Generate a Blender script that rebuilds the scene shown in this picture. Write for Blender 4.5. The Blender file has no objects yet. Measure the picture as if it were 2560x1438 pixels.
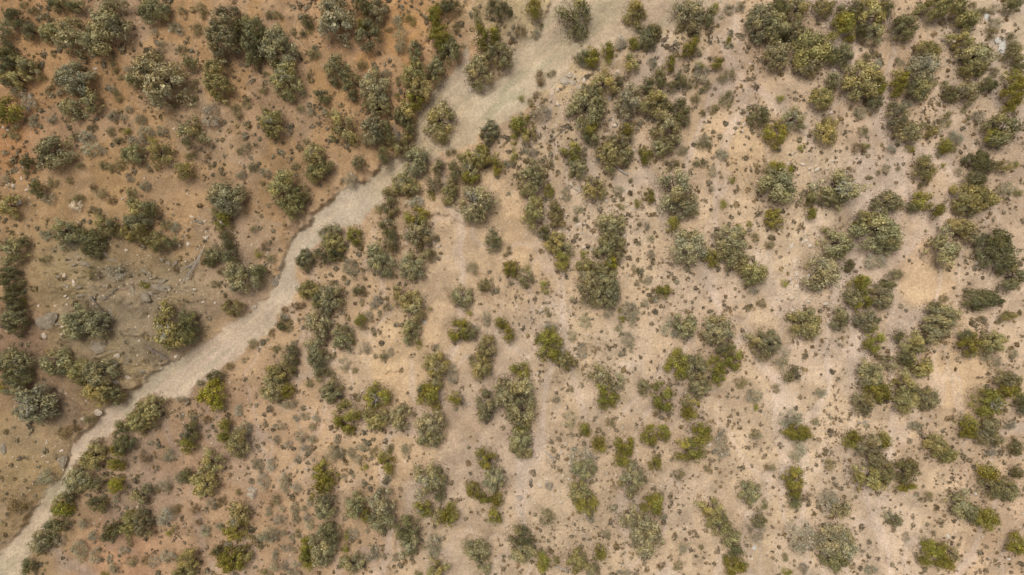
import bpy, math, random
import numpy as np

R = math.radians
scn = bpy.context.scene
C = scn.collection

# ------------------------------------------------------------------ camera, sky, sun, exposure
H = 77.0                      # drone height above the wash plain, metres
PX = 0.045                    # metres of ground per pixel of the 2560-wide survey
cam_d = bpy.data.cameras.new("camera")
cam_d.sensor_width = 36.0
cam_d.lens = 36.0 * H / (2560 * PX)
cam_d.clip_end = 5000
cam = bpy.data.objects.new("camera", cam_d)
cam.location = (0, 0, H)
C.objects.link(cam)
scn.camera = cam

SUN_EL, SUN_AZ = 68.0, 330.0
world = bpy.data.worlds.new("World")
scn.world = world
world.use_nodes = True
wn, wl = world.node_tree.nodes, world.node_tree.links
wn.clear()
sky = wn.new("ShaderNodeTexSky")
sky.sky_type = 'NISHITA'
sky.sun_disc = False
sky.sun_elevation = R(SUN_EL)
sky.sun_rotation = R(SUN_AZ)
sky.dust_density = 4.0
hsv = wn.new("ShaderNodeHueSaturation")
hsv.inputs['Saturation'].default_value = 0.12      # overcast: grey-white cloud light
bg = wn.new("ShaderNodeBackground")
bg.inputs['Strength'].default_value = 0.115
wo = wn.new("ShaderNodeOutputWorld")
wl.new(sky.outputs[0], hsv.inputs['Color'])
wl.new(hsv.outputs[0], bg.inputs['Color'])
wl.new(bg.outputs[0], wo.inputs['Surface'])

sun_d = bpy.data.lights.new("sun", 'SUN')
sun_d.energy = 1.75
sun_d.angle = R(24)
sun_d.color = (1.0, 0.95, 0.88)
sun = bpy.data.objects.new("sun", sun_d)
sun.rotation_euler = (R(90 - SUN_EL), 0, R(180 - SUN_AZ))
sun.location = (0, 0, 60)
C.objects.link(sun)

scn.view_settings.view_transform = 'Standard'
scn.view_settings.look = 'None'
scn.view_settings.exposure = 0.2
scn.view_settings.gamma = 1.0

rng = np.random.default_rng(7)
random.seed(7)

# ------------------------------------------------------------------ noise and the lie of the land
_lat = np.random.default_rng(11).random((256, 256))


def vnoise(x, y):
    xi, yi = np.floor(x).astype(np.int64), np.floor(y).astype(np.int64)
    fx, fy = x - xi, y - yi
    fx, fy = fx * fx * (3 - 2 * fx), fy * fy * (3 - 2 * fy)
    a, b = xi & 255, yi & 255
    a1, b1 = (xi + 1) & 255, (yi + 1) & 255
    return (_lat[a, b] * (1 - fx) + _lat[a1, b] * fx) * (1 - fy) + (_lat[a, b1] * (1 - fx) + _lat[a1, b1] * fx) * fy


def fbm(x, y, octv=4):
    s, amp, tot = 0, 1, 0
    for k in range(octv):
        s = s + amp * vnoise(x * 2 ** k + 17.3 * k, y * 2 ** k - 9.1 * k)
        tot += amp
        amp *= 0.55
    return s / tot - 0.5


def smooth(a, b, x):
    t = np.clip((x - a) / (b - a), 0, 1)
    return t * t * (3 - 2 * t)


def m(px, py):                # survey pixel -> metres east / north of the centre
    return (np.asarray(px, float) - 1280) * PX, (719 - np.asarray(py, float)) * PX


# the two banks of the dry wash, walked from the bottom of the site upwards
NW = [(-40, 1420), (0, 1376), (25, 1348), (50, 1318), (68, 1286), (93, 1253), (110, 1228), (140, 1201), (150, 1178), (160, 1153), (170, 1123), (190, 1093), (215, 1072),
      (240, 1045), (253, 1030), (300, 1003), (325, 980), (360, 953), (383, 933), (438, 903), (476, 878), (500, 863), (550, 820), (573, 808), (600, 793), (623, 773),
      (640, 760), (668, 740), (690, 715), (699, 675), (708, 648), (715, 623), (733, 593), (750, 573), (765, 560), (780, 535), (810, 508), (830, 498), (855, 473),
      (888, 453), (912, 460), (940, 425), (953, 408), (978, 395), (1005, 385), (1030, 358), (1035, 313), (1050, 270), (1073, 238), (1083, 215), (1106, 193),
      (1130, 173), (1152, 150), (1160, 118), (1166, 96), (1172, 120), (1172, 185), (1200, 200), (1228, 205), (1262, 178), (1280, 160),
      (1285, 125), (1305, 108), (1330, 90), (1352, 62), (1372, 28), (1388, -60)]
SE = [(20, 1500), (57, 1438), (60, 1403), (83, 1361), (100, 1333), (118, 1311), (125, 1268), (150, 1248), (160, 1228), (161, 1203), (165, 1178), (198, 1151), (215, 1118),
      (240, 1096), (263, 1093), (280, 1078), (310, 1048), (340, 1003), (383, 985), (412, 1000), (468, 990), (483, 968), (505, 953), (538, 928), (565, 910), (600, 883),
      (618, 860), (640, 845), (665, 838), (687, 805), (700, 770), (722, 755), (745, 720), (738, 693), (740, 635), (768, 625), (790, 605), (815, 580), (840, 573),
      (855, 565), (890, 558), (913, 535), (935, 520), (955, 500), (958, 473), (990, 455), (1050, 443), (1066, 415), (1078, 392), (1115, 375), (1150, 367), (1190, 355),
      (1205, 318), (1266, 295), (1280, 283), (1310, 270), (1330, 233), (1375, 213), (1405, 190), (1430, 150), (1443, 140), (1505, 120), (1530, 110), (1592, 88), (1655, 65),
      (1680, 58), (1755, 20), (1830, 0), (1900, -60)]
POLY = np.array(NW + SE[::-1], float)
PX_, PY_ = m(POLY[:, 0], POLY[:, 1])
NWm = np.stack(m([p[0] for p in NW], [p[1] for p in NW]), 1)
SEm = np.stack(m([p[0] for p in SE], [p[1] for p in SE]), 1)
# line along the wash: where a point lies above it, it is on the orange side
AXm = np.stack(m([-60, 60, 200, 330, 480, 640, 715, 800, 900, 1000, 1090, 1180, 1300, 1420, 1560, 1700, 1860], [1560, 1360, 1130, 1020, 900, 800, 660, 560, 500, 430, 330, 260, 180, 110, 60, 20, -60]), 1)


def polydist(x, y, pts, closed):
    d = np.full(x.shape, 1e9)
    n = len(pts)
    for i in range(n if closed else n - 1):
        ax, ay = pts[i]
        bx, by = pts[(i + 1) % n]
        dx, dy = bx - ax, by - ay
        t = np.clip(((x - ax) * dx + (y - ay) * dy) / (dx * dx + dy * dy + 1e-9), 0, 1)
        d = np.minimum(d, (x - ax - t * dx) ** 2 + (y - ay - t * dy) ** 2)
    return np.sqrt(d)


def inside(x, y):
    r = np.zeros(x.shape, bool)
    n = len(PX_)
    for i in range(n):
        x1, y1, x2, y2 = PX_[i], PY_[i], PX_[(i + 1) % n], PY_[(i + 1) % n]
        if y1 == y2:
            continue
        r ^= ((y1 > y) != (y2 > y)) & (x < (x2 - x1) * (y - y1) / (y2 - y1) + x1)
    return r


def wash_sd(x, y):
    """metres to the edge of the wash, negative inside it; ragged edge"""
    far = (np.abs(x) > 75) | (np.abs(y) > 48)
    sd = np.full(x.shape, 60.0)
    k = ~far
    xs, ys = x[k], y[k]
    wx = xs + 0.8 * fbm(xs * 0.7, ys * 0.7, 4) + 0.45 * fbm(xs * 2.6 + 40, ys * 2.6, 2)
    wy = ys + 0.8 * fbm(xs * 0.7 + 90, ys * 0.7, 4) + 0.45 * fbm(xs * 2.6, ys * 2.6 + 70, 2)
    d = polydist(wx, wy, np.stack([PX_, PY_], 1), True)
    sd[k] = np.where(inside(wx, wy), -d, d)
    return sd


RILLS = [[(967, 548), (990, 537), (1005, 535)], [(985, 617), (1015, 622), (1040, 632)], [(967, 620), (990, 650), (1003, 672)],
         [(1070, 540), (1103, 540), (1140, 552), (1165, 567), (1200, 567)], [(1190, 685), (1221, 695)], [(1050, 150), (1051, 120), (1078, 97)],
         [(1150, 30), (1108, 75)], [(1174, 5), (1153, 27)], [(1115, 720), (1128, 757), (1173, 785), (1203, 815)], [(1210, 738), (1250, 780)],
         [(962, 938), (998, 930)], [(1360, 700), (1440, 780)], [(1460, 860), (1530, 900)], [(130, 975), (180, 1010), (210, 1030)], [(1530, 1215), (1560, 1236)],
         [(1640, 640), (1705, 690)], [(960, 700), (1000, 735)]]
LEDGES = [[(140, 690), (180, 705), (230, 690)], [(155, 715), (210, 722), (280, 718)], [(345, 670), (380, 700), (415, 705)], [(325, 715), (345, 742), (400, 765)],
          [(350, 700), (395, 722), (420, 720)], [(365, 735), (400, 742), (430, 742)], [(300, 755), (322, 762), (352, 782)], [(230, 855), (245, 880), (285, 878)], [(235, 862), (270, 862)],
          [(285, 905), (318, 912)], [(340, 930), (365, 935)], [(395, 645), (425, 660)], [(180, 665), (200, 660), (235, 672)], [(255, 640), (285, 655), (305, 668)], [(190, 740), (240, 750), (270, 745)],
          [(100, 800), (120, 815), (150, 810)], [(110, 785), (130, 795), (150, 790)], [(320, 825), (350, 830)], [(475, 555), (510, 560)], [(270, 870), (330, 905)]]


def rill_d(x, y, lines):
    d = np.full(x.shape, 9.0)
    for ln in lines:
        pts = np.stack(m([p[0] for p in ln], [p[1] for p in ln]), 1)
        lo, hi = pts.min(0) - 1.6, pts.max(0) + 1.6
        k = (x > lo[0]) & (x < hi[0]) & (y > lo[1]) & (y < hi[1])
        if k.any():
            xs, ys = x[k], y[k]
            wx = xs + 0.9 * fbm(xs * 1.6, ys * 1.6, 3)
            wy = ys + 0.9 * fbm(xs * 1.6 + 50, ys * 1.6, 3)
            d[k] = np.minimum(d[k], polydist(wx, wy, pts, False))
    return d


def above_axis(x, y):
    """True on the orange side (up and to the west of the wash)"""
    o = np.argsort(AXm[:, 0])
    return y > np.interp(x, AXm[o, 0], AXm[o, 1])


def height(x, y, sd=None):
    x, y = np.asarray(x, float), np.asarray(y, float)
    if sd is None:
        sd = wash_sd(x, y)
    up = above_axis(x, y)
    h = 1.3 * fbm(x * 0.05 + 3, y * 0.05, 3) + 0.55 * fbm(x * 0.35, y * 0.35 + 9, 3) + 0.10 * fbm(x * 1.7, y * 1.7, 2)
    h = h * smooth(-0.5, 6.0, np.abs(sd)) + 0.02 * fbm(x * 3, y * 3, 2)
    drop = np.where(up, 1.0, 0.55)
    cut = smooth(-0.22, 0.22, fbm(x * 0.22 + 60, y * 0.22, 3)) * np.where(up, 0.42, 0.30) * smooth(-0.25, 0.15, fbm(x * 1.4, y * 1.4 + 8, 3)) + 0.06      # how much of the drop is a cut bank
    for bx0, by0, br in ((770, 555, 3.2), (815, 505, 2.0), (925, 440, 3.0), (965, 398, 2.0), (702, 665, 1.6), (330, 975, 2.5), (215, 1080, 2.5), (400, 925, 1.5), (1010, 380, 2.0), (1055, 262, 2.5), (60, 1300, 2.5)):
        mx_, my_ = m(bx0, by0)
        cut = np.maximum(cut, 0.95 * np.exp(-((x - mx_) ** 2 + (y - my_) ** 2) / br ** 2) * smooth(-0.22, 0.05, fbm(x * 1.1 + 3, y * 1.1, 3)))
    h = h - drop * (cut * (1 - smooth(-0.03, 0.17, sd)) + (1 - cut) * (1 - smooth(-0.9, 3.2, sd)))
    h = h + 0.10 * fbm(x * 0.9 + y * 0.5, y * 0.9 - x * 0.5, 3) * (sd < 0)
    h = h - 0.10 * runnel(x, y) * (sd > 0)
    rough = smooth(0, 1, np.exp(-((x - m(270, 0)[0]) / 9.5) ** 2 - ((y - m(0, 770)[1]) / 6.5) ** 2) * 2.2) * (sd > 0)
    ux, uy = x + 2.2 * fbm(x * 0.5, y * 0.5 + 3, 3), y + 2.2 * fbm(x * 0.5 + 7, y * 0.5, 3)
    st = fbm((ux * 0.80 - uy * 0.35) * 0.55, (uy * 0.90 + ux * 0.35) * 1.5, 4) * smooth(-0.12, 0.12, fbm(x * 0.35 + 2, y * 0.35, 3))
    h = h + rough * (1.6 * np.abs(st) + 0.35 * np.round(fbm(x * 0.5, y * 0.9, 3) * 14) / 14)
    h = h - 0.30 * (1 - smooth(0.05, 0.26, rill_d(x, y, RILLS)))
    dl = rill_d(x, y, LEDGES)
    h = h + 0.28 * (1 - smooth(0.10, 0.95, dl)) - 0.30 * (1 - smooth(0.02, 0.14, dl))
    fade = 1 - smooth(70, 160, np.hypot(x, y))
    return h * fade


# ------------------------------------------------------------------ soil colours (the ground's own colours, linear albedo)
SOIL = [(0, 60, .33, .19, .105), (250, 230, .35, .205, .115), (520, 60, .36, .215, .125), (640, 260, .36, .215, .125), (980, 110, .43, .24, .125), (1010, 150, .42, .235, .12), (880, 60, .39, .215, .11), (780, 180, .38, .225, .12),
        (500, 320, .37, .235, .14), (820, 330, .35, .215, .13), (150, 480, .35, .22, .13), (300, 470, .34, .21, .12), (700, 470, .33, .205, .125), (40, 330, .37, .19, .10), (420, 520, .36, .225, .14),
        (1500, 20, .46, .35, .24), (1650, 8, .46, .345, .235), (1340, 45, .44, .33, .225), (200, 650, .31, .22, .14), (400, 720, .29, .205, .135), (250, 800, .28, .20, .13), (320, 860, .28, .20, .13), (30, 860, .27, .15, .095), (130, 980, .25, .155, .105), (60, 1150, .34, .225, .135), (110, 1220, .36, .235, .14), (20, 1310, .30, .195, .12),
        (330, 1210, .31, .20, .125), (450, 1150, .33, .205, .125), (300, 1360, .39, .215, .12), (560, 1020, .35, .215, .13), (640, 1280, .38, .235, .135), (760, 1060, .44, .28, .165), (860, 1290, .42, .27, .16), (700, 840, .38, .245, .14), (900, 720, .42, .28, .17),
        (920, 920, .50, .34, .20), (880, 1120, .47, .31, .18), (1030, 860, .47, .32, .19), (1180, 600, .46, .32, .205), (1290, 590, .49, .33, .20), (1100, 700, .45, .315, .205), (1200, 860, .43, .305, .21), (1250, 1000, .41, .29, .20), (1100, 1350, .42, .30, .20), (1240, 1180, .43, .305, .215),
        (1400, 830, .46, .33, .22), (1500, 900, .48, .345, .225), (1450, 420, .42, .30, .195), (1600, 560, .47, .34, .23), (1800, 480, .48, .34, .23), (1850, 400, .52, .35, .205), (1600, 160, .38, .265, .175), (1850, 180, .42, .285, .19), (1780, 820, .48, .34, .235), (1700, 1000, .45, .315, .215), (1900, 1100, .51, .365, .245),
        (1650, 1270, .45, .32, .215), (1400, 1250, .46, .335, .23), (1500, 1400, .44, .315, .21), (1950, 600, .50, .365, .25), (2050, 420, .51, .37, .25), (2100, 900, .49, .35, .24), (2050, 1030, .50, .36, .245), (2200, 120, .42, .285, .185), (2180, 330, .46, .32, .22), (2060, 200, .42, .30, .21), (2280, 620, .48, .325, .21), (2350, 700, .50, .34, .21), (2420, 940, .49, .335, .205), (2320, 740, .50, .345, .215),
        (2500, 120, .46, .345, .25), (2540, 430, .44, .31, .22), (2250, 1300, .51, .365, .25), (2380, 1180, .46, .32, .22), (2540, 1290, .48, .315, .195), (1960, 1360, .46, .33, .22), (2480, 640, .44, .32, .23), (2350, 1250, .50, .355, .235)]
SA = np.array(SOIL)
SA[:, 4] *= 0.94
_left = above_axis(*m(SA[:, 0], SA[:, 1]))
_lum = SA[:, 2:].mean(1, keepdims=True)
SA[:, 2:] = _lum + (SA[:, 2:] - _lum) * np.where(_left, 0.98, 0.86)[:, None]
SA[:, 2:] *= np.where(_left, 0.92, 1.0)[:, None] * np.where(_left[:, None], np.array([1.0, 1.0, 0.87]), np.array([1.02, 1.0, 0.94]))
_rocky = _left & (SA[:, 0] < 480) & (SA[:, 1] > 600)
SA[_rocky, 2:] *= np.array([0.88, 0.92, 0.92])
SAx, SAy = m(SA[:, 0], SA[:, 1])
WASH = [(30, 1400, .46, .37, .255), (120, 1260, .46, .365, .25), (200, 1130, .46, .37, .265), (300, 1035, .47, .375, .27), (450, 940, .49, .39, .28), (560, 860, .49, .385, .28), (660, 790, .47, .38, .27), (740, 640, .45, .375, .27), (860, 520, .45, .375, .272), (980, 420, .43, .35, .235), (1100, 350, .45, .355, .23), (1220, 240, .48, .40, .275), (1330, 150, .47, .385, .26), (1450, 80, .45, .355, .24), (1600, 50, .44, .34, .235), (1165, 100, .39, .31, .22)]
WA = np.array(WASH)
WAx, WAy = m(WA[:, 0], WA[:, 1])


def idw(x, y, px, py, col, p=3.0, soft=1.5):
    num = np.zeros(x.shape + (3,))
    den = np.zeros(x.shape)
    for i in range(len(px)):
        w = 1.0 / ((x - px[i]) ** 2 + (y - py[i]) ** 2 + soft ** 2) ** (p / 2)
        den += w
        num += w[..., None] * col[i]
    return num / den[..., None]


def runnel(x, y):
    """1 along the shallow paths the rain takes down the slope, 0 off them"""
    wx, wy = x + 3.5 * fbm(x * 0.13 + 8, y * 0.13, 3), y + 3.5 * fbm(x * 0.13, y * 0.13 + 21, 3)
    a = np.abs(fbm(wx * 0.105 + 40, wy * 0.040 + 4, 3))
    b = np.abs(fbm(wx * 0.19 + 11, wy * 0.085 + 30, 3))
    return np.maximum(1 - smooth(0.010, 0.045, a), 0.7 * (1 - smooth(0.006, 0.032, b)))


def soil_colour(x, y, sd):
    wx = x + 5 * fbm(x * 0.16, y * 0.16, 4)
    wy = y + 5 * fbm(x * 0.16 + 33, y * 0.16, 4)
    c = idw(wx, wy, SAx, SAy, SA[:, 2:])
    # pale crust, stony and sandy patches with broken edges
    q = fbm(x * 0.42 + 5, y * 0.42, 5)
    c = c * (1 + 0.12 * (smooth(0.02, 0.07, q) - smooth(0.04, 0.10, -q)))[..., None]
    q2 = smooth(0.05, 0.12, fbm(x * 0.16 + 81, y * 0.16, 5))[..., None]
    c = c * (1 - 0.22 * q2) + 0.22 * q2 * (c.mean(-1, keepdims=True) * np.array([1.27, 1.0, 0.80]) * 1.08)
    rn = (runnel(x, y) * np.where(above_axis(x, y), 0.25, 1.0))[..., None]
    c = c * (1 - 0.45 * rn) + 0.45 * rn * c.mean(-1, keepdims=True) * np.array([1.24, 0.98, 0.80]) * 1.28
    w = idw(wx, wy, WAx, WAy, WA[:, 2:]) * 0.95
    # flow streaks along the wash bed
    st = 0.6 * fbm((x * 0.75 + y * 0.66) * 0.12, (y * 0.75 - x * 0.66) * 1.1, 4) + 0.6 * fbm((x * 0.75 + y * 0.66) * 0.2 + 30, (y * 0.75 - x * 0.66) * 2.4, 3)
    w = w * (1 + 0.42 * st + 0.16 * fbm(x * 0.8, y * 0.8 + 44, 4))[..., None]
    bar = smooth(-0.02, 0.05, fbm((x * 0.75 + y * 0.66) * 0.07 + 9, (y * 0.75 - x * 0.66) * 0.35, 4))[..., None]
    w = w * (1 - 0.10 * bar) * np.where(bar > 0.5, np.array([0.98, 1.0, 0.95]), np.array([1.03, 1.0, 0.98])) * np.array([0.99, 0.985, 1.0])
    k = smooth(-0.12, 0.28, sd + 0.5 * fbm(x * 1.3, y * 1.3, 3))[..., None]
    return w * (1 - k) + c * k


# ------------------------------------------------------------------ materials
def new_mat(name):
    mt = bpy.data.materials.new(name)
    mt.use_nodes = True
    nt = mt.node_tree
    nt.nodes.clear()
    out = nt.nodes.new("ShaderNodeOutputMaterial")
    b = nt.nodes.new("ShaderNodeBsdfPrincipled")
    b.inputs['Roughness'].default_value = 0.95
    b.inputs['Specular IOR Level'].default_value = 0.12
    nt.links.new(b.outputs[0], out.inputs['Surface'])
    return mt, nt, b, out


def math_node(nt, op, a, b):
    n = nt.nodes.new("ShaderNodeMath")
    n.operation = op
    for i, v in enumerate((a, b)):
        if isinstance(v, (int, float)):
            n.inputs[i].default_value = v
        else:
            nt.links.new(v, n.inputs[i])
    return n.outputs[0]


def ramp(nt, fac, stops):
    n = nt.nodes.new("ShaderNodeValToRGB")
    el = n.color_ramp.elements
    while len(el) < len(stops):
        el.new(0.5)
    for e, (p, v) in zip(el, stops):
        e.position = p
        e.color = (v, v, v, 1)
    nt.links.new(fac, n.inputs[0])
    return n.outputs[0]


def noise(nt, co, scale, detail=4.0, rough=0.6):
    n = nt.nodes.new("ShaderNodeTexNoise")
    n.inputs['Scale'].default_value = scale
    n.inputs['Detail'].default_value = detail
    n.inputs['Roughness'].default_value = rough
    nt.links.new(co, n.inputs['Vector'])
    return n.outputs['Fac']


def vmul(nt, col, fac):
    n = nt.nodes.new("ShaderNodeVectorMath")
    n.operation = 'SCALE'
    nt.links.new(col, n.inputs[0])
    nt.links.new(fac, n.inputs['Scale'])
    return n.outputs[0]


def ground_material(name, pebble, litter):
    mt, nt, b, out = new_mat(name)
    at = nt.nodes.new("ShaderNodeAttribute")
    at.attribute_name = "soil"
    geo = nt.nodes.new("ShaderNodeNewGeometry")
    co = geo.outputs['Position']
    f1 = ramp(nt, noise(nt, co, 0.45, 6, 0.65), [(0.25, 0.80), (0.75, 1.18)])
    f2 = ramp(nt, noise(nt, co, 4.5, 6, 0.72), [(0.30, 0.70), (0.70, 1.26)])
    f = math_node(nt, 'MULTIPLY', f1, f2)
    col = vmul(nt, at.outputs['Color'], f)
    # pale pebbles
    vo = nt.nodes.new("ShaderNodeTexVoronoi")
    vo.inputs['Scale'].default_value = 5.5
    nt.links.new(co, vo.inputs['Vector'])
    dots = ramp(nt, vo.outputs['Distance'], [(0.16, 1.0), (0.30, 0.0)])
    patch = ramp(nt, noise(nt, co, 0.9, 5, 0.7), [(0.50 - 0.10 * pebble, 0.0), (0.72, 1.0)])
    sep = nt.nodes.new("ShaderNodeSeparateColor")
    nt.links.new(vo.outputs['Color'], sep.inputs[0])
    pick = ramp(nt, sep.outputs[0], [(0.45, 0.0), (0.65, 1.0)])
    pf = math_node(nt, 'MULTIPLY', math_node(nt, 'MULTIPLY', dots, patch), pick)
    pf = math_node(nt, 'MULTIPLY', pf, 0.75)
    mx = nt.nodes.new("ShaderNodeMix")
    mx.data_type = 'RGBA'
    mx.inputs['B'].default_value = (0.62, 0.51, 0.40, 1)
    nt.links.new(pf, mx.inputs['Factor'])
    nt.links.new(col, mx.inputs['A'])
    # brown specks of twig and dead grass
    v2 = nt.nodes.new("ShaderNodeTexVoronoi")
    v2.inputs['Scale'].default_value = 3.2
    nt.links.new(co, v2.inputs['Vector'])
    s2 = nt.nodes.new("ShaderNodeSeparateColor")
    nt.links.new(v2.outputs['Color'], s2.inputs[0])
    spots = math_node(nt, 'MULTIPLY', ramp(nt, v2.outputs['Distance'], [(0.10, 1.0), (0.32, 0.0)]), ramp(nt, s2.outputs[1], [(0.55, 0.0), (0.75, 1.0)]))
    spots = math_node(nt, 'MULTIPLY', spots, ramp(nt, noise(nt, co, 0.6, 4, 0.7), [(0.40, 0.0), (0.62, 1.0)]))
    mx2 = nt.nodes.new("ShaderNodeMix")
    mx2.data_type = 'RGBA'
    mx2.inputs['B'].default_value = (0.15, 0.10, 0.065, 1)
    nt.links.new(math_node(nt, 'MULTIPLY', spots, litter), mx2.inputs['Factor'])
    nt.links.new(mx.outputs['Result'], mx2.inputs['A'])
    nt.links.new(mx2.outputs['Result'], b.inputs['Base Color'])
    bp = nt.nodes.new("ShaderNodeBump")
    bp.inputs['Strength'].default_value = 0.8
    bp.inputs['Distance'].default_value = 0.12
    nt.links.new(noise(nt, co, 3.0, 7, 0.75), bp.inputs['Height'])
    nt.links.new(bp.outputs[0], b.inputs['Normal'])
    return mt


M_GROUND = ground_material("stony_soil", 1.0, 0.6)
M_WASH = ground_material("wash_gravel", 1.6, 0.25)


def foliage_material(name, transl):
    mt, nt, b, out = new_mat(name)
    oi = nt.nodes.new("ShaderNodeObjectInfo")
    at = nt.nodes.new("ShaderNodeAttribute")
    at.attribute_name = "tint"
    geo = nt.nodes.new("ShaderNodeNewGeometry")
    sep = nt.nodes.new("ShaderNodeSeparateColor")
    nt.links.new(at.outputs['Color'], sep.inputs[0])
    col = vmul(nt, oi.outputs['Color'], sep.outputs[0])
    # warm, straw-coloured tips
    mx = nt.nodes.new("ShaderNodeMix")
    mx.data_type = 'RGBA'
    mx.blend_type = 'MULTIPLY'
    mx.inputs['B'].default_value = (1.18, 1.0, 0.72, 1)
    nt.links.new(sep.outputs[1], mx.inputs['Factor'])
    nt.links.new(col, mx.inputs['A'])
    nt.links.new(mx.outputs['Result'], b.inputs['Base Color'])
    tr = nt.nodes.new("ShaderNodeBsdfTranslucent")
    nt.links.new(mx.outputs['Result'], tr.inputs['Color'])
    ms = nt.nodes.new("ShaderNodeMixShader")
    ms.inputs[0].default_value = transl
    nt.links.new(b.outputs[0], ms.inputs[1])
    nt.links.new(tr.outputs[0], ms.inputs[2])
    nt.links.new(ms.outputs[0], out.inputs['Surface'])
    return mt


M_LEAF = foliage_material("leaf_sprays", 0.13)


def plain_material(name, col, scale=6.0, lo=0.7, hi=1.25):
    mt, nt, b, out = new_mat(name)
    tc = nt.nodes.new("ShaderNodeNewGeometry")
    rgb = nt.nodes.new("ShaderNodeRGB")
    rgb.outputs[0].default_value = (*col, 1)
    f = ramp(nt, noise(nt, tc.outputs['Position'], scale, 5, 0.7), [(0.3, lo), (0.7, hi)])
    nt.links.new(vmul(nt, rgb.outputs[0], f), b.inputs['Base Color'])
    bp = nt.nodes.new("ShaderNodeBump")
    bp.inputs['Distance'].default_value = 0.05
    nt.links.new(noise(nt, tc.outputs['Position'], scale * 2, 6, 0.7), bp.inputs['Height'])
    nt.links.new(bp.outputs[0], b.inputs['Normal'])
    return mt


M_BARK = plain_material("bark", (0.13, 0.10, 0.075))
M_DEAD = plain_material("weathered_wood", (0.40, 0.37, 0.33))
M_LOG = plain_material("grey_brown_wood", (0.20, 0.17, 0.14))
M_ROCK = plain_material("tan_rock", (0.40, 0.325, 0.245), 2.5)
M_GREYROCK = plain_material("grey_rock", (0.235, 0.19, 0.135), 2.0, 0.62, 1.25)
M_CHALK = plain_material("chalky_rock", (0.56, 0.52, 0.46), 3.5, 0.6, 1.2)
M_SCREE = plain_material("scree_stone", (0.54, 0.43, 0.32), 3.0, 0.6, 1.3)
M_PALE = plain_material("pale_stone", (0.56, 0.47, 0.37), 3.0, 0.65, 1.25)


# ------------------------------------------------------------------ mesh helpers
def quad_mesh(name, V, tint=None, warm=None):
    """V: (n,4,3) loose leaf quads"""
    n = len(V)
    me = bpy.data.meshes.new(name)
    me.vertices.add(n * 4)
    me.vertices.foreach_set("co", V.reshape(-1).astype(np.float32))
    me.loops.add(n * 4)
    me.loops.foreach_set("vertex_index", np.arange(n * 4, dtype=np.int32))
    me.polygons.add(n)
    me.polygons.foreach_set("loop_start", np.arange(0, n * 4, 4, dtype=np.int32))
    me.update(calc_edges=True)
    if tint is not None:
        a = me.attributes.new("tint", 'FLOAT_COLOR', 'POINT')
        col = np.ones((n, 4, 4), np.float32)
        col[:, :, 0] = tint[:, None]
        col[:, :, 1] = (warm if warm is not None else np.zeros(n))[:, None]
        a.data.foreach_set("color", col.reshape(-1))
    return me


def poly_mesh(name, verts, faces):
    me = bpy.data.meshes.new(name)
    me.from_pydata([tuple(v) for v in verts], [], faces)
    me.update()
    return me


def unit(v):
    return v / (np.linalg.norm(v, axis=-1, keepdims=True) + 1e-9)


def leaf_quads(rg, pos, nrm, size, aspect=0.62, jit=0.5):
    n = len(pos)
    nn = unit(nrm + jit * rg.normal(size=(n, 3)))
    t = unit(np.cross(nn, rg.normal(size=(n, 3))))
    bt = np.cross(nn, t)
    a = (size * 0.5)[:, None] * t
    b = (size * 0.5 * aspect)[:, None] * bt
    k = rg.uniform(0.35, 1.0, (n, 1))
    return np.stack([pos - a - b * k, pos + a - b, pos + a * 1.1 + b * k, pos - a * 0.9 + b], 1)


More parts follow.
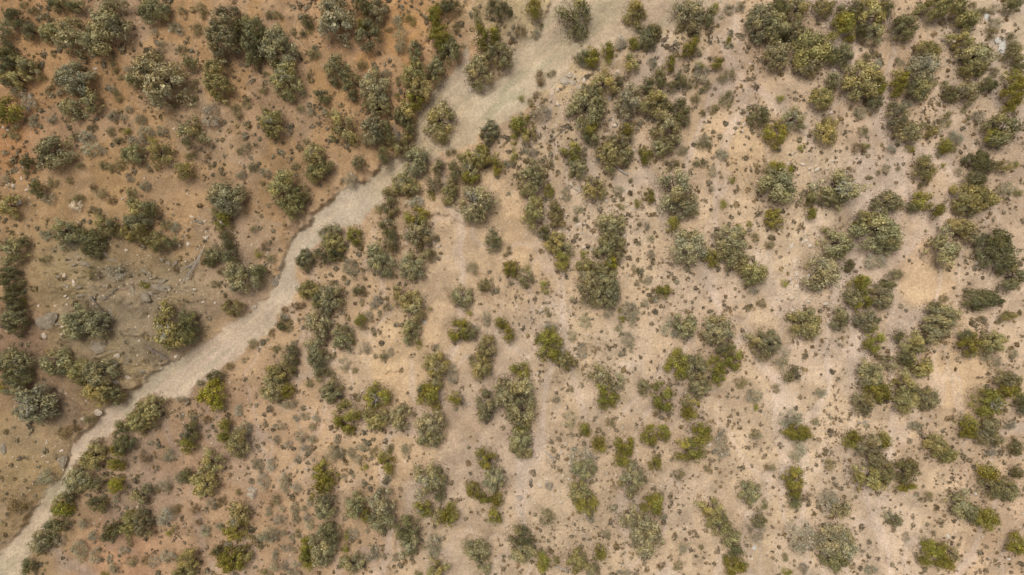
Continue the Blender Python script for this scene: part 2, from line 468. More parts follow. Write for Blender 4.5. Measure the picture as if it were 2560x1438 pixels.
def crown_mesh(name, seed, nclump, per, rc, lobes=0.12, leaf=0.42, rim=0.30, twiggy=0.0, asp=1.0, gather=1.0):
    """a crown of radius 1 and height 1 (z 0.06..1): clumps of leaf sprays on an uneven dome"""
    rg = np.random.default_rng(seed)
    ks = np.array([2, 3, 4, 5, 7])
    am = lobes * rg.normal(size=5) * np.array([0.9, 1.0, 0.8, 0.7, 0.5])
    ph = rg.uniform(0, 6.28, 5)
    th = rg.uniform(0, 6.28, nclump)
    outl = 0.90 + (am[None] * np.cos(ks[None] * th[:, None] + ph[None])).sum(1)
    low = rg.random(nclump) < rim
    rho = np.where(low, rg.uniform(0.72, 1.06, nclump), np.sqrt(rg.random(nclump)) * 0.84) * np.clip(outl, 0.45, 1.15)
    dome = np.sqrt(np.clip(1 - (rho / np.clip(outl, 0.45, 1.15)) ** 2, 0, 1))
    z = np.where(low, rg.uniform(0.12, 0.42, nclump), dome * rg.uniform(0.55, 1.0, nclump) * 0.86)
    cc = np.stack([rho * np.cos(th), rho * np.sin(th), np.clip(z, 0.12, 0.9)], 1)
    cc[:, 0] *= asp
    nb = max(4, int(nclump / 6.5))                       # clumps gather on boughs, with dark gaps between
    bi = rg.permutation(nclump)[:nb]
    bough = cc[bi] * np.array([1, 1, 1.0])
    near = np.argmin(((cc[:, None] - bough[None]) ** 2).sum(-1), 1)
    cc = cc + (bough[near] - cc) * rg.uniform(0.1, 0.6, (nclump, 1)) * (0.35 if seed % 3 == 1 else 1.0) * gather
    btint = rg.uniform(0.74, 1.26, nb)
    bwarm = rg.uniform(-0.25, 0.3, nb)
    cr = rc * rg.uniform(0.62, 1.38, nclump)
    V, T, W = [], [], []
    for i in range(nclump):
        n = max(6, int(per * (cr[i] / rc) ** 2))
        d = rg.normal(size=(n, 3))
        d[:, 2] = np.abs(d[:, 2]) * 1.0 - 0.25
        d = unit(d)
        # lean the clump's axis outward
        stretch = 1 + 0.45 * rg.random()
        out = unit(cc[i] - np.array([0, 0, 0.1]))
        d2 = d + out * np.maximum(0, d @ out)[:, None] * rg.uniform(0.0, 0.9)
        p = cc[i] + d2 * cr[i] * np.array([1, 1, 0.95]) * np.clip(rg.normal(0.88, 0.16, (n, 1)), 0.4, 1.4)
        p[:, 2] = np.maximum(p[:, 2], 0.03)
        s = rc * leaf * rg.uniform(0.55, 1.25, n) * stretch
        V.append(leaf_quads(rg, p, d + np.array([0, 0, 0.15]), s, jit=0.32))
        ct = rg.uniform(0.80, 1.20) * btint[near[i]]
        T.append(ct * np.clip(np.exp(rg.normal(-0.02, 0.23, n)), 0.5, 1.8))
        W.append(np.clip(rg.normal(0.35, 0.2) + bwarm[near[i]] + 0.25 * rg.random(n), 0, 1))
    if twiggy > 0:                      # fine bare twigs standing out of the leaves
        n = int(twiggy * nclump * 3)
        i = rg.integers(0, nclump, n)
        d = rg.normal(size=(n, 3))
        d[:, 2] = np.abs(d[:, 2]) + 0.3
        d = unit(d)
        p0 = cc[i] + d * cr[i][:, None] * 0.5
        p1 = p0 + d * cr[i][:, None] * rg.uniform(0.6, 1.1, (n, 1))
        w = unit(np.cross(d, rg.normal(size=(n, 3)))) * rc * 0.05
        V.append(np.stack([p0 - w, p0 + w, p1 + w * 0.3, p1 - w * 0.3], 1))
        T.append(rg.uniform(1.3, 1.9, n))
        W.append(np.zeros(n))
    V, T, W = np.concatenate(V), np.concatenate(T), np.concatenate(W)
    for ax, want in ((0, asp), (1, 1.0)):                # fill the surveyed outline
        lo, hi = np.percentile(V[:, :, ax], (0.8, 99.2))
        V[:, :, ax] = (V[:, :, ax] - 0.5 * (lo + hi)) * (2 * want / (hi - lo))
    me = quad_mesh(name, V, T, W)
    me.materials.append(M_LEAF)
    return me


def tube(path, r0, r1, seg=6):
    path = np.array(path, float)
    n = len(path)
    V, F = [], []
    for i in range(n):
        d = unit(path[min(i + 1, n - 1)] - path[max(i - 1, 0)])
        u = unit(np.cross(d, np.array([0.31, 0.17, 0.93])))
        v = np.cross(d, u)
        r = r0 + (r1 - r0) * i / (n - 1)
        for k in range(seg):
            a = 2 * math.pi * k / seg
            V.append(path[i] + r * (math.cos(a) * u + math.sin(a) * v))
    for i in range(n - 1):
        for k in range(seg):
            F.append((i * seg + k, i * seg + (k + 1) % seg, (i + 1) * seg + (k + 1) % seg, (i + 1) * seg + k))
    F.append(tuple(range(seg))[::-1])
    F.append(tuple(range((n - 1) * seg, n * seg)))
    return V, F


def join(parts):
    V, F = [], []
    for v, f in parts:
        o = len(V)
        V += list(v)
        F += [tuple(i + o for i in q) for q in f]
    return V, F


def trunk_mesh(name, seed, limbs=6):
    rg = np.random.default_rng(seed)
    parts = [tube([(0, 0, -0.08), (0.02, 0.01, 0.12), (0.04, -0.02, 0.34), (0.02, 0.0, 0.58)], 0.085, 0.035)]
    for k in range(limbs):
        a = 6.283 * (k + rg.uniform(-0.3, 0.3)) / limbs
        r = rg.uniform(0.5, 0.75)
        z0 = rg.uniform(0.08, 0.3)
        parts.append(tube([(0.02, 0, z0), (0.3 * r * math.cos(a), 0.3 * r * math.sin(a), z0 + 0.14), (0.7 * r * math.cos(a + .2), 0.7 * r * math.sin(a + .2), z0 + 0.24),
                           (r * math.cos(a + .1), r * math.sin(a + .1), z0 + 0.36)], 0.045, 0.010, 5))
    V, F = join(parts)
    me = poly_mesh(name, V, F)
    me.materials.append(M_BARK)
    return me


def dead_twigs_mesh(name, seed):
    """bare white branches breaking out of the top of a crown"""
    rg = np.random.default_rng(seed)
    parts = []
    for k in range(7):
        a = rg.uniform(0, 6.28)
        r = rg.uniform(0.22, 0.55)
        b = np.array([0.05 * rg.normal(), 0.05 * rg.normal(), 0.55])
        e = np.array([r * math.cos(a), r * math.sin(a), rg.uniform(0.98, 1.12)])
        mid = b * 0.5 + e * 0.5 + np.array([0.06 * rg.normal(), 0.06 * rg.normal(), 0.10])
        parts.append(tube([b, mid, e], 0.022, 0.007, 4))
        for j in range(4):
            t = rg.uniform(0.45, 1.0)
            s = mid + (e - mid) * t
            parts.append(tube([s, s + np.array([0.14 * rg.normal(), 0.14 * rg.normal(), rg.uniform(0.0, 0.10)])], 0.011, 0.005, 3))
    V, F = join(parts)
    me = poly_mesh(name, V, F)
    me.materials.append(M_DEAD)
    return me


def link(name, data, parent=None):
    o = bpy.data.objects.new(name, data)
    C.objects.link(o)
    if parent:
        o.parent = parent
    return o


def tag(o, label=None, cat=None, group=None, kind=None):
    for k, v in (("label", label), ("category", cat), ("group", group), ("kind", kind)):
        if v:
            o[k] = v
    return o


# ------------------------------------------------------------------ ground: one sheet to the horizon, the wash bed cut out of it
def axis(half, step):
    inner = np.arange(-half, half + step * 0.5, step)
    g, out = step, []
    v = inner[-1]
    while v < 2500:
        g *= 1.35
        v += g
        out.append(v)
    out = np.array(out)
    return np.concatenate([-out[::-1], inner, out])


gx, gy = axis(64.0, 0.135), axis(38.0, 0.135)
X, Y = np.meshgrid(gx, gy)
SD = wash_sd(X, Y)
Z = height(X, Y, SD)
COL = soil_colour(X, Y, SD)
NXg, NYg = len(gx), len(gy)
idx = np.arange(NXg * NYg).reshape(NYg, NXg)
F = np.stack([idx[:-1, :-1], idx[:-1, 1:], idx[1:, 1:], idx[1:, :-1]], -1).reshape(-1, 4)
inw = ((SD[:-1, :-1] + SD[1:, 1:] + SD[:-1, 1:] + SD[1:, :-1]) < 0).reshape(-1)


def sheet(name, faces, mat):
    used, inv = np.unique(faces, return_inverse=True)
    co = np.stack([X.reshape(-1)[used], Y.reshape(-1)[used], Z.reshape(-1)[used]], 1).astype(np.float32)
    me = bpy.data.meshes.new(name)
    n = len(faces)
    me.vertices.add(len(used))
    me.vertices.foreach_set("co", co.reshape(-1))
    me.loops.add(n * 4)
    me.loops.foreach_set("vertex_index", inv.reshape(-1).astype(np.int32))
    me.polygons.add(n)
    me.polygons.foreach_set("loop_start", np.arange(0, n * 4, 4, dtype=np.int32))
    me.polygons.foreach_set("use_smooth", np.ones(n, bool))
    me.update(calc_edges=True)
    a = me.attributes.new("soil", 'FLOAT_COLOR', 'POINT')
    c = np.ones((len(used), 4), np.float32)
    c[:, :3] = COL.reshape(-1, 3)[used]
    a.data.foreach_set("color", c.reshape(-1))
    me.materials.append(mat)
    return tag(link(name, me), kind='structure')


tag(sheet("ground", F[~inw], M_GROUND), "sandy orange to pale pink desert soil strewn with pebbles", "ground")
tag(sheet("wash_bed", F[inw], M_WASH), "pale grey gravel bed of the dry wash crossing the site", "dry wash")


def ground_z(x, y):
    return height(np.atleast_1d(np.asarray(x, float)), np.atleast_1d(np.asarray(y, float)))


# ------------------------------------------------------------------ plants, surveyed tile by tile
# tile (east, south) in 28.8 x 16.2 m squares; entries: kind, x, y, width, height[, turn] in steps of 11.3 mm
# P grey-green  O olive  D dark green  J bright green  Y yellow-green  S grey  G small green  B brown  W whitish
SURVEY = {
    (0, 0): """P 1100,180,330,360;P 1500,80,270,220;P 2230,320,270,480,12;D 2390,290,110,210;P 2500,400,190,430;P 720,360,270,330;P 960,400,240,280;P 490,330,180,180;D 175,180,170,170;P 60,310,140,200;P 310,310,130,160;
D 60,540,210,260;P 270,660,190,170;D 80,720,140,260;O 190,790,180,170;A 740,790,300,290;P 890,1030,180,200;P 690,1090,170,190;D 1350,800,160,170;P 1600,780,540,380,55;J 80,1085,220,250;S 290,1030,140,160;S 190,920,140,100;
O 2170,800,220,380;P 1900,620,140,150;P 1910,1310,260,270;S 2110,1150,150,220;J 1260,1310,90,70;G 1810,100,90,70;G 2010,80,100,100;G 2040,140,90,90;G 1950,280,100,120;G 1810,490,100,100;S 1730,260,110,100;S 1790,310,80,80;G 1170,960,90,110;
G 2380,1120,100,150;G 2470,1030,90,110;S 1120,1160,110,90;S 1460,1320,150,120;S 1620,1310,100,100;G 150,1320,100,130;G 920,1270,90,70;G 1100,1310,90,90;S 1390,1190,110,90;G 430,790,100,60;G 560,830,70,140,25;G 330,110,100,70;G 460,165,80,60;
G 230,45,80,60;D 580,50,170,110;D 750,50,150,130;G 1130,660,80,120;S 1250,680,90,80;S 1600,430,110,60;S 1600,500,100,60;G 1940,860,80,130;G 1945,985,70,70;S 1530,310,80,70;G 1190,770,60,50;S 610,930,70,80;S 1120,890,80,60;G 540,540,50,70;
G 490,920,50,80;S 860,1370,150,120;G 1180,1400,110,70;S 1370,1410,200,80;O 1530,1400,100,60;G 1740,1050,70,70;S 1570,1030,120,50;S 1280,1090,80,60;S 1230,1170,70,70;G 2450,180,90,100;G 740,1350,90,80;S 340,1210,80,120;S 540,1190,90,90""",
    (1, 0): """P 230,470,310,320;D 50,420,120,300;O 290,800,260,320;O 210,650,100,110;A 800,180,310,400;D 1080,50,200,160;P 1210,80,170,240;D 1110,340,230,300;J 1060,250,110,120;D 500,200,120,120;D 540,280,80,120;G 470,340,70,80;G 575,540,110,120;
P 780,690,170,270;P 950,810,170,320,-15;G 1060,650,100,100;G 1190,690,70,60;G 540,745,80,70;D 660,970,150,130;P 1190,880,260,310;P 1200,1050,230,160;D 1290,1000,90,150;O 1570,720,220,220;O 1610,850,230,230;J 1560,1000,200,160;O 1480,1090,170,170;
D 1420,1140,110,150;D 1500,1190,140,120;P 1160,1280,220,280;O 840,1270,230,270;D 750,1150,100,80;O 150,1230,210,270;S 1440,380,130,260;P 1580,520,120,220;S 1400,210,90,120;D 1490,170,120,80;D 1560,200,70,100;D 1930,50,230,130;J 1790,160,130,220;
J 1830,370,180,230;P 1920,480,200,220;P 1790,680,160,260;G 1990,260,70,70;G 2210,160,100,160;J 2290,330,240,220;P 2420,510,260,200;P 2480,600,140,150;P 2220,680,230,300;D 2420,70,230,170;O 1820,1180,270,380,9;P 2330,1310,170,230;
O 1490,1370,120,130;D 1530,1290,130,130;D 1310,1290,110,130;G 1420,810,60,90;J 1410,960,50,60;S 1290,730,120,80;S 540,1120,80,80;G 450,1090,90,80;S 460,920,90,80;G 90,910,70,80;G 100,740,60,60;G 210,150,100,80;G 130,145,80,80;G 380,310,50,80;
O 970,1390,110,110;G 500,1410,70,60;G 1330,290,80,50;O 1360,1400,110,150;D 1250,1400,120,100""",
    (2, 0): """J 220,70,130,170;D 630,115,310,360;O 1250,80,200,240;P 1780,120,270,290;D 1970,160,110,180,15;J 2050,70,80,110;S 2170,80,110,110;S 2290,60,100,100;P 2480,220,230,320;D 1350,340,220,230;O 1440,300,120,160;S 1090,420,140,130;J 1215,420,120,110;
J 960,490,110,140;J 800,550,130,180;D 700,550,140,120;S 770,640,170,70;O 1200,630,150,150;O 960,610,80,90;S 1400,630,90,110;J 1580,630,90,140;J 1790,460,110,200,30;G 1850,370,70,70;S 1850,520,100,80;J 2165,400,60,90;J 2050,620,90,110;
J 1885,645,90,80;S 1890,720,160,170;G 1960,840,80,80;G 1840,820,70,90;G 2190,730,110,120;G 2110,780,110,100;D 1470,780,130,160;D 1350,840,110,150;D 1690,800,120,140;G 1760,850,90,90;G 1590,870,120,110;B 285,760,100,150;G 400,720,90,70;
G 300,235,40,70;S 250,310,90,90;B 90,290,120,110;J 90,970,70,70;B 250,930,90,80;G 185,1010,60,80;S 280,1120,210,160;J 80,1230,170,200;O 180,1330,130,160;J 20,1390,80,110;O 920,820,230,250;D 1060,810,110,120;P 740,1060,340,330;
A 1170,1000,230,310;O 1440,1010,280,230;D 1690,1110,190,250,-10;P 1550,1250,260,270;P 1560,1390,220,110;J 1150,1290,130,120;J 790,1270,110,140;S 700,1230,110,140;D 740,1360,90,110;P 820,1390,100,110;P 1080,1390,230,110;G 1840,980,90,100;
G 1920,890,70,60;G 2150,980,130,160;G 2010,1085,95,100;G 1915,1120,60,70;B 1720,920,50,60;D 2470,1150,200,190;S 1910,1390,160,110""",
    (3, 0): """D 90,80,230,160;O 300,80,230,200;O 550,80,200,160;D 830,100,230,190;O 1010,140,300,260;J 770,260,220,250;P 1060,330,170,190;D 930,330,110,160;P 80,280,240,300;P 250,310,200,160;P 90,540,220,270;O 420,500,320,340;P 400,670,230,170;D 610,570,130,160;
P 750,560,160,210;D 1360,270,240,220;O 1740,80,420,190;O 2000,190,200,170;D 1190,80,130,190;O 1930,410,230,190;P 2100,560,260,270;O 2080,660,230,180;O 1600,500,220,160;A 1560,680,270,250;J 1310,830,150,220;P 1540,880,220,210;D 1470,910,180,150;
O 930,820,340,330;J 1100,870,120,160;D 1060,1030,140,150;S 1080,660,110,110;G 970,580,90,90;D 630,820,150,150;J 125,990,90,80;O 540,980,210,180;G 470,910,60,60;P 260,1180,210,220;J 80,1330,210,230;O 600,1310,220,230;S 900,1140,120,110;
B 800,1085,50,50;G 940,1310,100,90;P 1300,1160,190,260,-12;P 1400,1310,260,190;G 1560,1260,90,70;O 1630,1310,100,100;S 1700,1320,70,60;G 1780,1190,110,150;G 1990,1175,60,60;S 2100,1170,140,120;S 1840,1360,100,110;S 1910,1390,90,100;O 1760,1410,130,60;
P 1990,920,200,200;D 1820,940,110,150;G 1760,850,80,90;J 1850,980,60,50;D 2190,840,170,130;J 2480,900,200,330;D 2350,1290,330,290;J 2250,1370,150,140;G 2230,330,110,110;S 2270,240,130,120;G 2440,400,100,150;P 2480,530,150,170;G 2330,570,70,80;
D 2440,50,150,120;S 2260,80,120,100;G 2050,50,70,70;G 2140,110,80,80;G 2260,710,90,80;D 2510,670,120,120;G 1950,1100,60,80;G 1700,1030,50,60;S 1380,1040,100,80;S 1310,620,80,80""",
    (0, 1): """P 530,80,310,290;S 930,50,200,120;P 1310,90,210,170;O 1590,110,220,230;O 1840,260,160,180;G 1030,215,80,90;G 1110,240,90,90;G 1200,210,100,100;G 800,220,80,60;G 820,65,60,50;D 270,180,140,100;G 260,280,70,70;D 380,450,110,160;G 510,390,100,100;
S 470,540,140,120;O 80,620,170,200;W 740,610,120,110;G 770,540,110,80;G 1000,490,120,100;G 965,690,100,110;B 1110,560,90,80;G 1310,490,100,120;O 1360,620,170,170;D 1500,650,150,160;P 1350,780,230,170;O 1310,880,240,190;O 1540,970,220,180;P 1700,980,120,120;
O 1030,830,180,190;D 1130,840,110,160;D 880,960,230,210;D 920,1070,190,140;P 630,880,220,220;S 440,910,120,100;S 650,1010,150,100;D 220,970,100,100;P 90,1060,230,220;G 430,1150,100,80;D 60,1330,180,250;P 2250,530,290,330;J 2215,780,160,180;
D 2130,680,90,100;D 2230,920,120,110;D 2270,1010,110,120;D 2280,1130,150,170;P 2120,1090,150,150;D 2080,1180,120,90;A 2400,1320,290,280;G 1655,800,110,110;S 1740,830,100,110;G 1900,120,100,80;B 2070,120,60,50;G 2430,60,140,110;G 2510,230,90,100;
S 2390,300,100,80;S 1440,420,110,90;S 1300,350,80,60;B 1740,1250,60,70;J 1440,1405,100,80;S 1140,1290,180,170;G 910,1280,120,130;G 680,360,70,70;B 920,430,70,70;B 100,200,70,60;S 60,340,90,80;B 2210,1270,100,80;G 2520,850,80,70;G 2140,1400,100,70""",
    (1, 1): """O 570,120,190,230;O 590,280,190,180;D 710,230,120,130;O 250,440,240,330;O 370,630,160,220;D 420,520,160,220;G 400,220,70,80;D 1020,180,120,130;D 1270,110,110,160;S 930,350,110,140;P 1580,150,230,260;O 1460,390,200,210;O 1540,460,190,170;W 1580,570,170,110;
O 1320,480,120,110;D 1330,620,160,190;D 1210,650,80,90;J 1600,720,220,190;P 1610,890,240,280;P 1820,220,110,160;P 1760,390,160,170;J 1745,510,90,100;D 1990,280,130,220;P 2130,250,150,180;J 2140,340,160,110;O 1930,480,150,210;P 2180,580,310,340;
O 2200,130,330,170;Y 2250,50,120,90;J 2400,230,110,130;S 2510,200,80,80;G 1945,75,100,80;D 2370,960,150,210;D 1300,850,150,170;D 1340,970,130,190;P 1230,1160,330,210,62;P 1560,1230,230,260;P 1720,1100,130,130;P 720,890,200,180;O 760,1000,210,190;
D 660,1110,190,160;D 770,1110,140,120;J 970,910,140,180,-20;P 470,1160,160,210;S 930,1250,140,190,-15;G 140,1150,110,100;B 80,1010,110,100;J 20,1090,80,90;D 30,1290,120,150;S 2150,1240,120,130;J 2520,1240,90,130;G 1805,930,50,50;G 1080,1340,50,50;
G 750,1380,60,60;G 2530,1060,60,80;G 2490,1110,50,50;O 2290,1400,150,110;S 90,280,100,80;G 60,390,60,50;O 1418,40,140,130;P 1510,45,120,120""",
    (2, 1): """J 590,70,190,170;P 650,230,170,180;O 960,70,220,180;P 1130,90,150,210;O 990,210,150,140;J 1340,110,110,160;P 1500,40,220,140;G 1920,10,140,80;P 200,330,250,310;J 370,470,100,130;O 210,680,190,290;O 440,690,140,240;D 330,880,140,130;O 430,980,170,190;
P 560,1050,120,140;J 500,1170,130,180;O 820,440,200,230;S 540,490,90,130;S 1070,460,110,110;G 1190,360,55,50;J 1380,520,90,120;J 1265,590,80,90;J 1095,625,65,65;P 1660,460,360,360;P 1730,640,250,180;J 1610,800,130,150;J 2205,355,85,75;S 2005,440,60,50;
J 2125,595,85,95;G 1600,190,150,80;D 1575,245,70,60;S 2110,100,130,110;S 1700,60,110,90;G 1880,190,130,80;S 2010,260,80,100;P 1000,800,240,220;P 1010,960,220,180;P 920,1060,190,190;P 1050,1090,110,160;Y 1000,1180,110,110;J 720,1090,80,80;O 720,1200,140,140;
O 870,1230,160,100;J 1010,1280,90,70;P 740,1370,170,190;P 960,1360,190,200;P 860,1280,170,170;A 1780,1030,310,320;P 2200,960,300,250;P 2210,1130,280,220;J 2000,1130,140,180;J 2270,825,60,50;O 2420,1290,220,220;J 2375,795,55,65;G 2430,930,80,90;B 2550,1010,60,70;G 1275,800,50,60;S 1345,820,60,80;G 1255,980,60,70;
S 1385,950,70,80;S 1385,1110,70,100;G 1230,1250,90,90;S 1345,1355,100,80;G 1245,1390,60,50;J 30,1250,90,150;J 140,1240,90,80;P 140,1340,140,170;J 320,1400,90,80;G 640,750,60,60;S 670,650,100,80;G 150,160,60,60;G 380,180,80,90;S 300,160,60,50;J 20,110,60,150;S 200,80,110,80""",
    (3, 1): """P 110,410,310,310;J 80,230,160,110;J 220,250,80,90;J 340,40,85,70;O 430,540,160,140;S 370,480,70,70;J 440,690,110,110;J 80,740,190,170;P 710,430,370,310;D 690,560,190,120;P 1210,580,250,200;O 1010,760,230,170;P 1130,860,400,320;P 1230,1000,230,200;
S 1100,1170,200,140;P 720,990,260,260;D 580,850,110,70;P 560,1290,330,290;D 840,1215,90,120;J 1530,560,160,170;J 1660,660,160,140;D 1440,620,120,120;D 1570,240,210,230;J 1410,50,100,80;J 1760,40,120,110;S 1710,90,90,90;G 1845,60,60,70;S 1230,50,90,90;
B 900,40,140,90;J 970,20,90,60;D 2100,150,240,150;D 2200,220,150,140;O 2330,220,160,100;O 2450,210,90,70;D 2080,340,190,150;O 2100,530,380,220;P 2000,640,200,150;S 2380,440,180,150;D 2510,480,100,80;P 1790,1040,270,290;O 1950,830,240,150;P 2020,910,160,140;
D 2290,970,320,220;D 2320,1130,320,250;D 2480,1330,240,240;G 1280,1310,170,100;J 940,1380,190,130;P 1210,1400,180,90;J 175,1390,80,80;S 1890,280,80,80;J 1740,215,50,50;B 1950,200,50,45;G 1540,410,80,60;S 1170,250,80,80;G 1090,290,50,50;G 1290,250,50,50;G 30,1000,90,90;B 340,830,70,50""",
    (0, 2): """P 110,330,210,280;D 90,120,180,230;J 215,140,60,60;A 740,340,250,310;P 930,350,230,240;O 1700,420,320,350;D 1860,400,160,300;O 1650,190,100,120;O 2290,200,200,150;P 550,740,280,250;P 110,740,330,240;D 130,900,270,150;J 20,1000,70,120;O 790,840,170,230;P 990,830,260,250;
O 940,1060,240,210;D 1090,1080,190,190;A 320,1160,370,330;P 150,1020,190,140;Y 2115,1090,240,260;D 2130,890,170,120;G 1980,950,80,70;B 2280,780,80,80;G 2510,560,100,100;O 1480,1190,240,190;O 1390,1340,280,190;D 1200,1390,140,120;G 880,1320,110,90;B 740,1400,100,70;
J 2250,1370,120,120;S 2430,1390,160,120;D 1910,1390,120,100;B 2060,1320,80,90;S 2380,1220,70,110;S 1790,1120,100,60""",
    (1, 2): """O 510,20,190,160;P 720,110,240,250;D 610,130,110,150;P 600,370,240,280;P 860,500,180,230;J 970,545,50,60;S 930,430,100,90;P 590,690,180,320;D 330,680,150,190;O 230,840,240,170;P 150,1000,210,240;J 310,1030,110,140;S 310,1160,160,100;S 1190,140,120,130;
G 1095,60,70,60;S 1045,140,50,60;G 1295,190,60,80;S 1230,260,40,70;D 1020,30,110,90;S 1110,280,90,100;J 1040,340,100,130;G 1170,435,60,90;O 1480,90,210,180;P 1570,210,240,260;P 1540,440,180,210;J 1630,570,60,100;P 2060,80,200,190;J 2135,240,60,70;S 2295,310,90,140;
J 2020,430,190,210;D 2120,450,150,150;S 2180,410,120,120;J 2050,340,90,80;J 2440,350,110,110;J 2520,450,100,180;O 2290,610,180,240;O 2250,780,190,210;G 2160,720,80,100;O 1800,780,220,240;S 1960,860,110,190;P 1790,940,130,120;J 1750,1070,210,240;D 1660,1020,90,110;
J 1980,1110,120,120;J 1205,1090,230,230;J 900,1300,230,290;O 1190,1300,230,220;P 1440,1300,190,220;P 740,1030,190,240;S 870,770,120,140;G 980,820,70,70;G 720,850,80,90;G 530,950,80,80;G 620,900,80,90;G 760,680,70,60;S 1080,600,120,120;G 1275,690,80,90;S 1340,640,60,80;
S 1190,675,45,40;P 1750,1340,250,230;P 2290,1180,170,270;P 2480,1060,190,290;G 470,1200,60,60;S 600,1300,80,80;G 560,1385,80,80;S 490,1280,90,80;S 400,1300,70,70;S 240,1380,140,60;B 410,180,140,80;B 270,215,70,70;S 270,290,100,90;D 240,360,100,120;G 320,400,80,90;B 140,450,60,80;
G 200,600,70,60;S 370,560,60,70;B 1450,820,40,50;S 1020,1080,50,60""",
    (2, 2): """P 730,50,160,180;P 870,90,190,190;P 1000,70,160,230;S 960,230,110,120;J 1520,35,140,110;J 1080,220,50,60;J 1100,310,70,60;S 1180,260,170,220;S 1335,150,90,80;S 1430,110,70,70;S 735,330,130,140;S 385,390,130,110;S 595,480,100,110;S 1070,400,80,80;
S 1160,540,130,190,-12;S 1100,660,60,60;J 370,570,230,270;O 540,730,210,170;S 700,630,100,140;J 330,30,90,70;G 355,240,60,90;S 600,110,60,60;S 1590,390,180,180;P 1740,370,200,230;P 2070,420,270,270;D 2130,610,160,120;J 2220,700,170,230;J 2050,830,160,260;
P 2460,540,200,200;P 2510,660,130,140;J 1660,780,210,250;P 1830,800,210,240;P 1890,970,190,240;J 1510,1090,190,280,-12;D 1310,990,120,120;S 1320,1070,80,80;A 880,870,190,180;P 1050,960,140,200;J 900,1010,120,120;J 1010,1120,110,140;J 920,1150,140,120;
O 1760,1120,130,110;Y 1860,1140,55,60;J 1770,1250,140,150;G 2290,950,130,110;G 2490,150,90,90;G 2360,195,60,60;S 2430,1090,150,140;J 2440,1190,60,70;P 50,1040,310,300;P 100,1230,270,290;J 80,830,170,160;J 90,1390,150,100;G 990,1340,90,100;S 570,1320,140,170;
J 730,1400,110,100;J 1390,1400,90,80;J 1510,1400,100,90;J 1890,1400,160,100;S 690,970,60,60;G 590,1010,60,60;S 430,1110,90,70;S 2400,30,110,60""",
    (3, 2): """J 980,120,180,200;P 880,90,150,170;P 1180,90,220,200;O 400,350,280,270;P 750,310,170,200;P 1020,330,220,180;J 1085,520,170,240;D 1340,480,110,110;O 1490,570,200,210;P 1760,320,290,250;P 1680,450,220,190;D 1690,190,140,110;J 2040,580,190,200;D 1980,460,130,110;
O 2280,550,210,190;S 2180,690,100,100;S 2300,740,90,100;S 2455,660,90,100;D 2200,120,330,180;G 1760,100,90,80;O 2430,280,150,80;P 40,560,170,250;S 130,690,190,230;D 240,860,150,150;P 1060,860,220,230;J 1110,1040,250,190;P 980,1160,190,230;P 1230,750,160,130;
O 1370,980,240,250;O 1400,1150,210,190;O 1510,1090,120,150;P 1640,1120,180,210;O 1570,790,190,190;D 1390,720,130,130;J 2220,1150,270,240;J 2020,1370,150,170;P 2230,1390,200,140;P 2420,920,240,170;J 2410,1030,190,130;S 540,1050,110,100;G 90,1010,80,90;
G 470,1340,90,80;S 240,1310,220,170;J 290,1410,240,110;D 2540,1170,90,190;S 1490,1380,140,80;G 2320,340,60,50;G 2140,310,80,60;S 2430,1370,110,90""",
    (0, 3): """D 1230,130,200,160;B 610,30,130,120;O 910,260,190,220;B 940,110,130,80;J 1170,320,150,140;J 1170,190,120,110;P 750,500,220,230;B 750,360,110,120;P 950,510,140,150;Y 1170,545,155,140;J 1880,150,150,150;D 1920,50,110,130;J 2240,50,130,120;O 2370,130,190,250;
O 2110,310,210,210;O 2020,510,230,250;S 430,470,190,160;B 150,750,170,140;J 590,780,180,170;D 680,650,120,110;D 560,930,190,150;P 370,1120,190,190;D 480,1080,110,130;S 590,1090,120,110;D 980,730,150,150;P 1410,650,170,170;S 1460,560,80,90;O 1300,930,170,240;
P 1420,920,150,260;D 1150,980,140,160;D 1060,1050,110,110;S 1640,540,120,120;G 1570,580,60,80;S 1690,240,130,130;B 1430,260,120,130;D 1860,440,100,130;S 1785,480,90,120;S 1660,850,160,180;B 1750,790,110,110;B 1955,780,80,90;B 1980,910,70,70;J 1700,1020,70,70;
S 2040,1000,100,110;O 2370,830,210,220;J 2360,990,220,190;J 2310,1310,270,220;O 2420,1220,160,130;D 2150,1200,100,110;O 1880,1290,190,180;O 1850,1400,200,90;S 800,1190,130,190;S 950,1240,100,140;G 1310,1300,110,100;B 1450,1290,80,100;S 1540,1300,110,120;
S 1690,1250,150,110;D 280,1350,100,140;S 2190,950,90,90;S 2110,720,110,130;B 2220,690,80,90;G 2380,610,70,60;W 2510,610,100,110;S 2540,320,60,110;S 1170,670,60,80;G 1290,1100,80,110;S 1240,1190,100,80;S 840,930,100,100;S 930,1040,110,100;S 1150,1370,110,110;
J 1050,1420,80,50;B 2530,1090,70,80""",
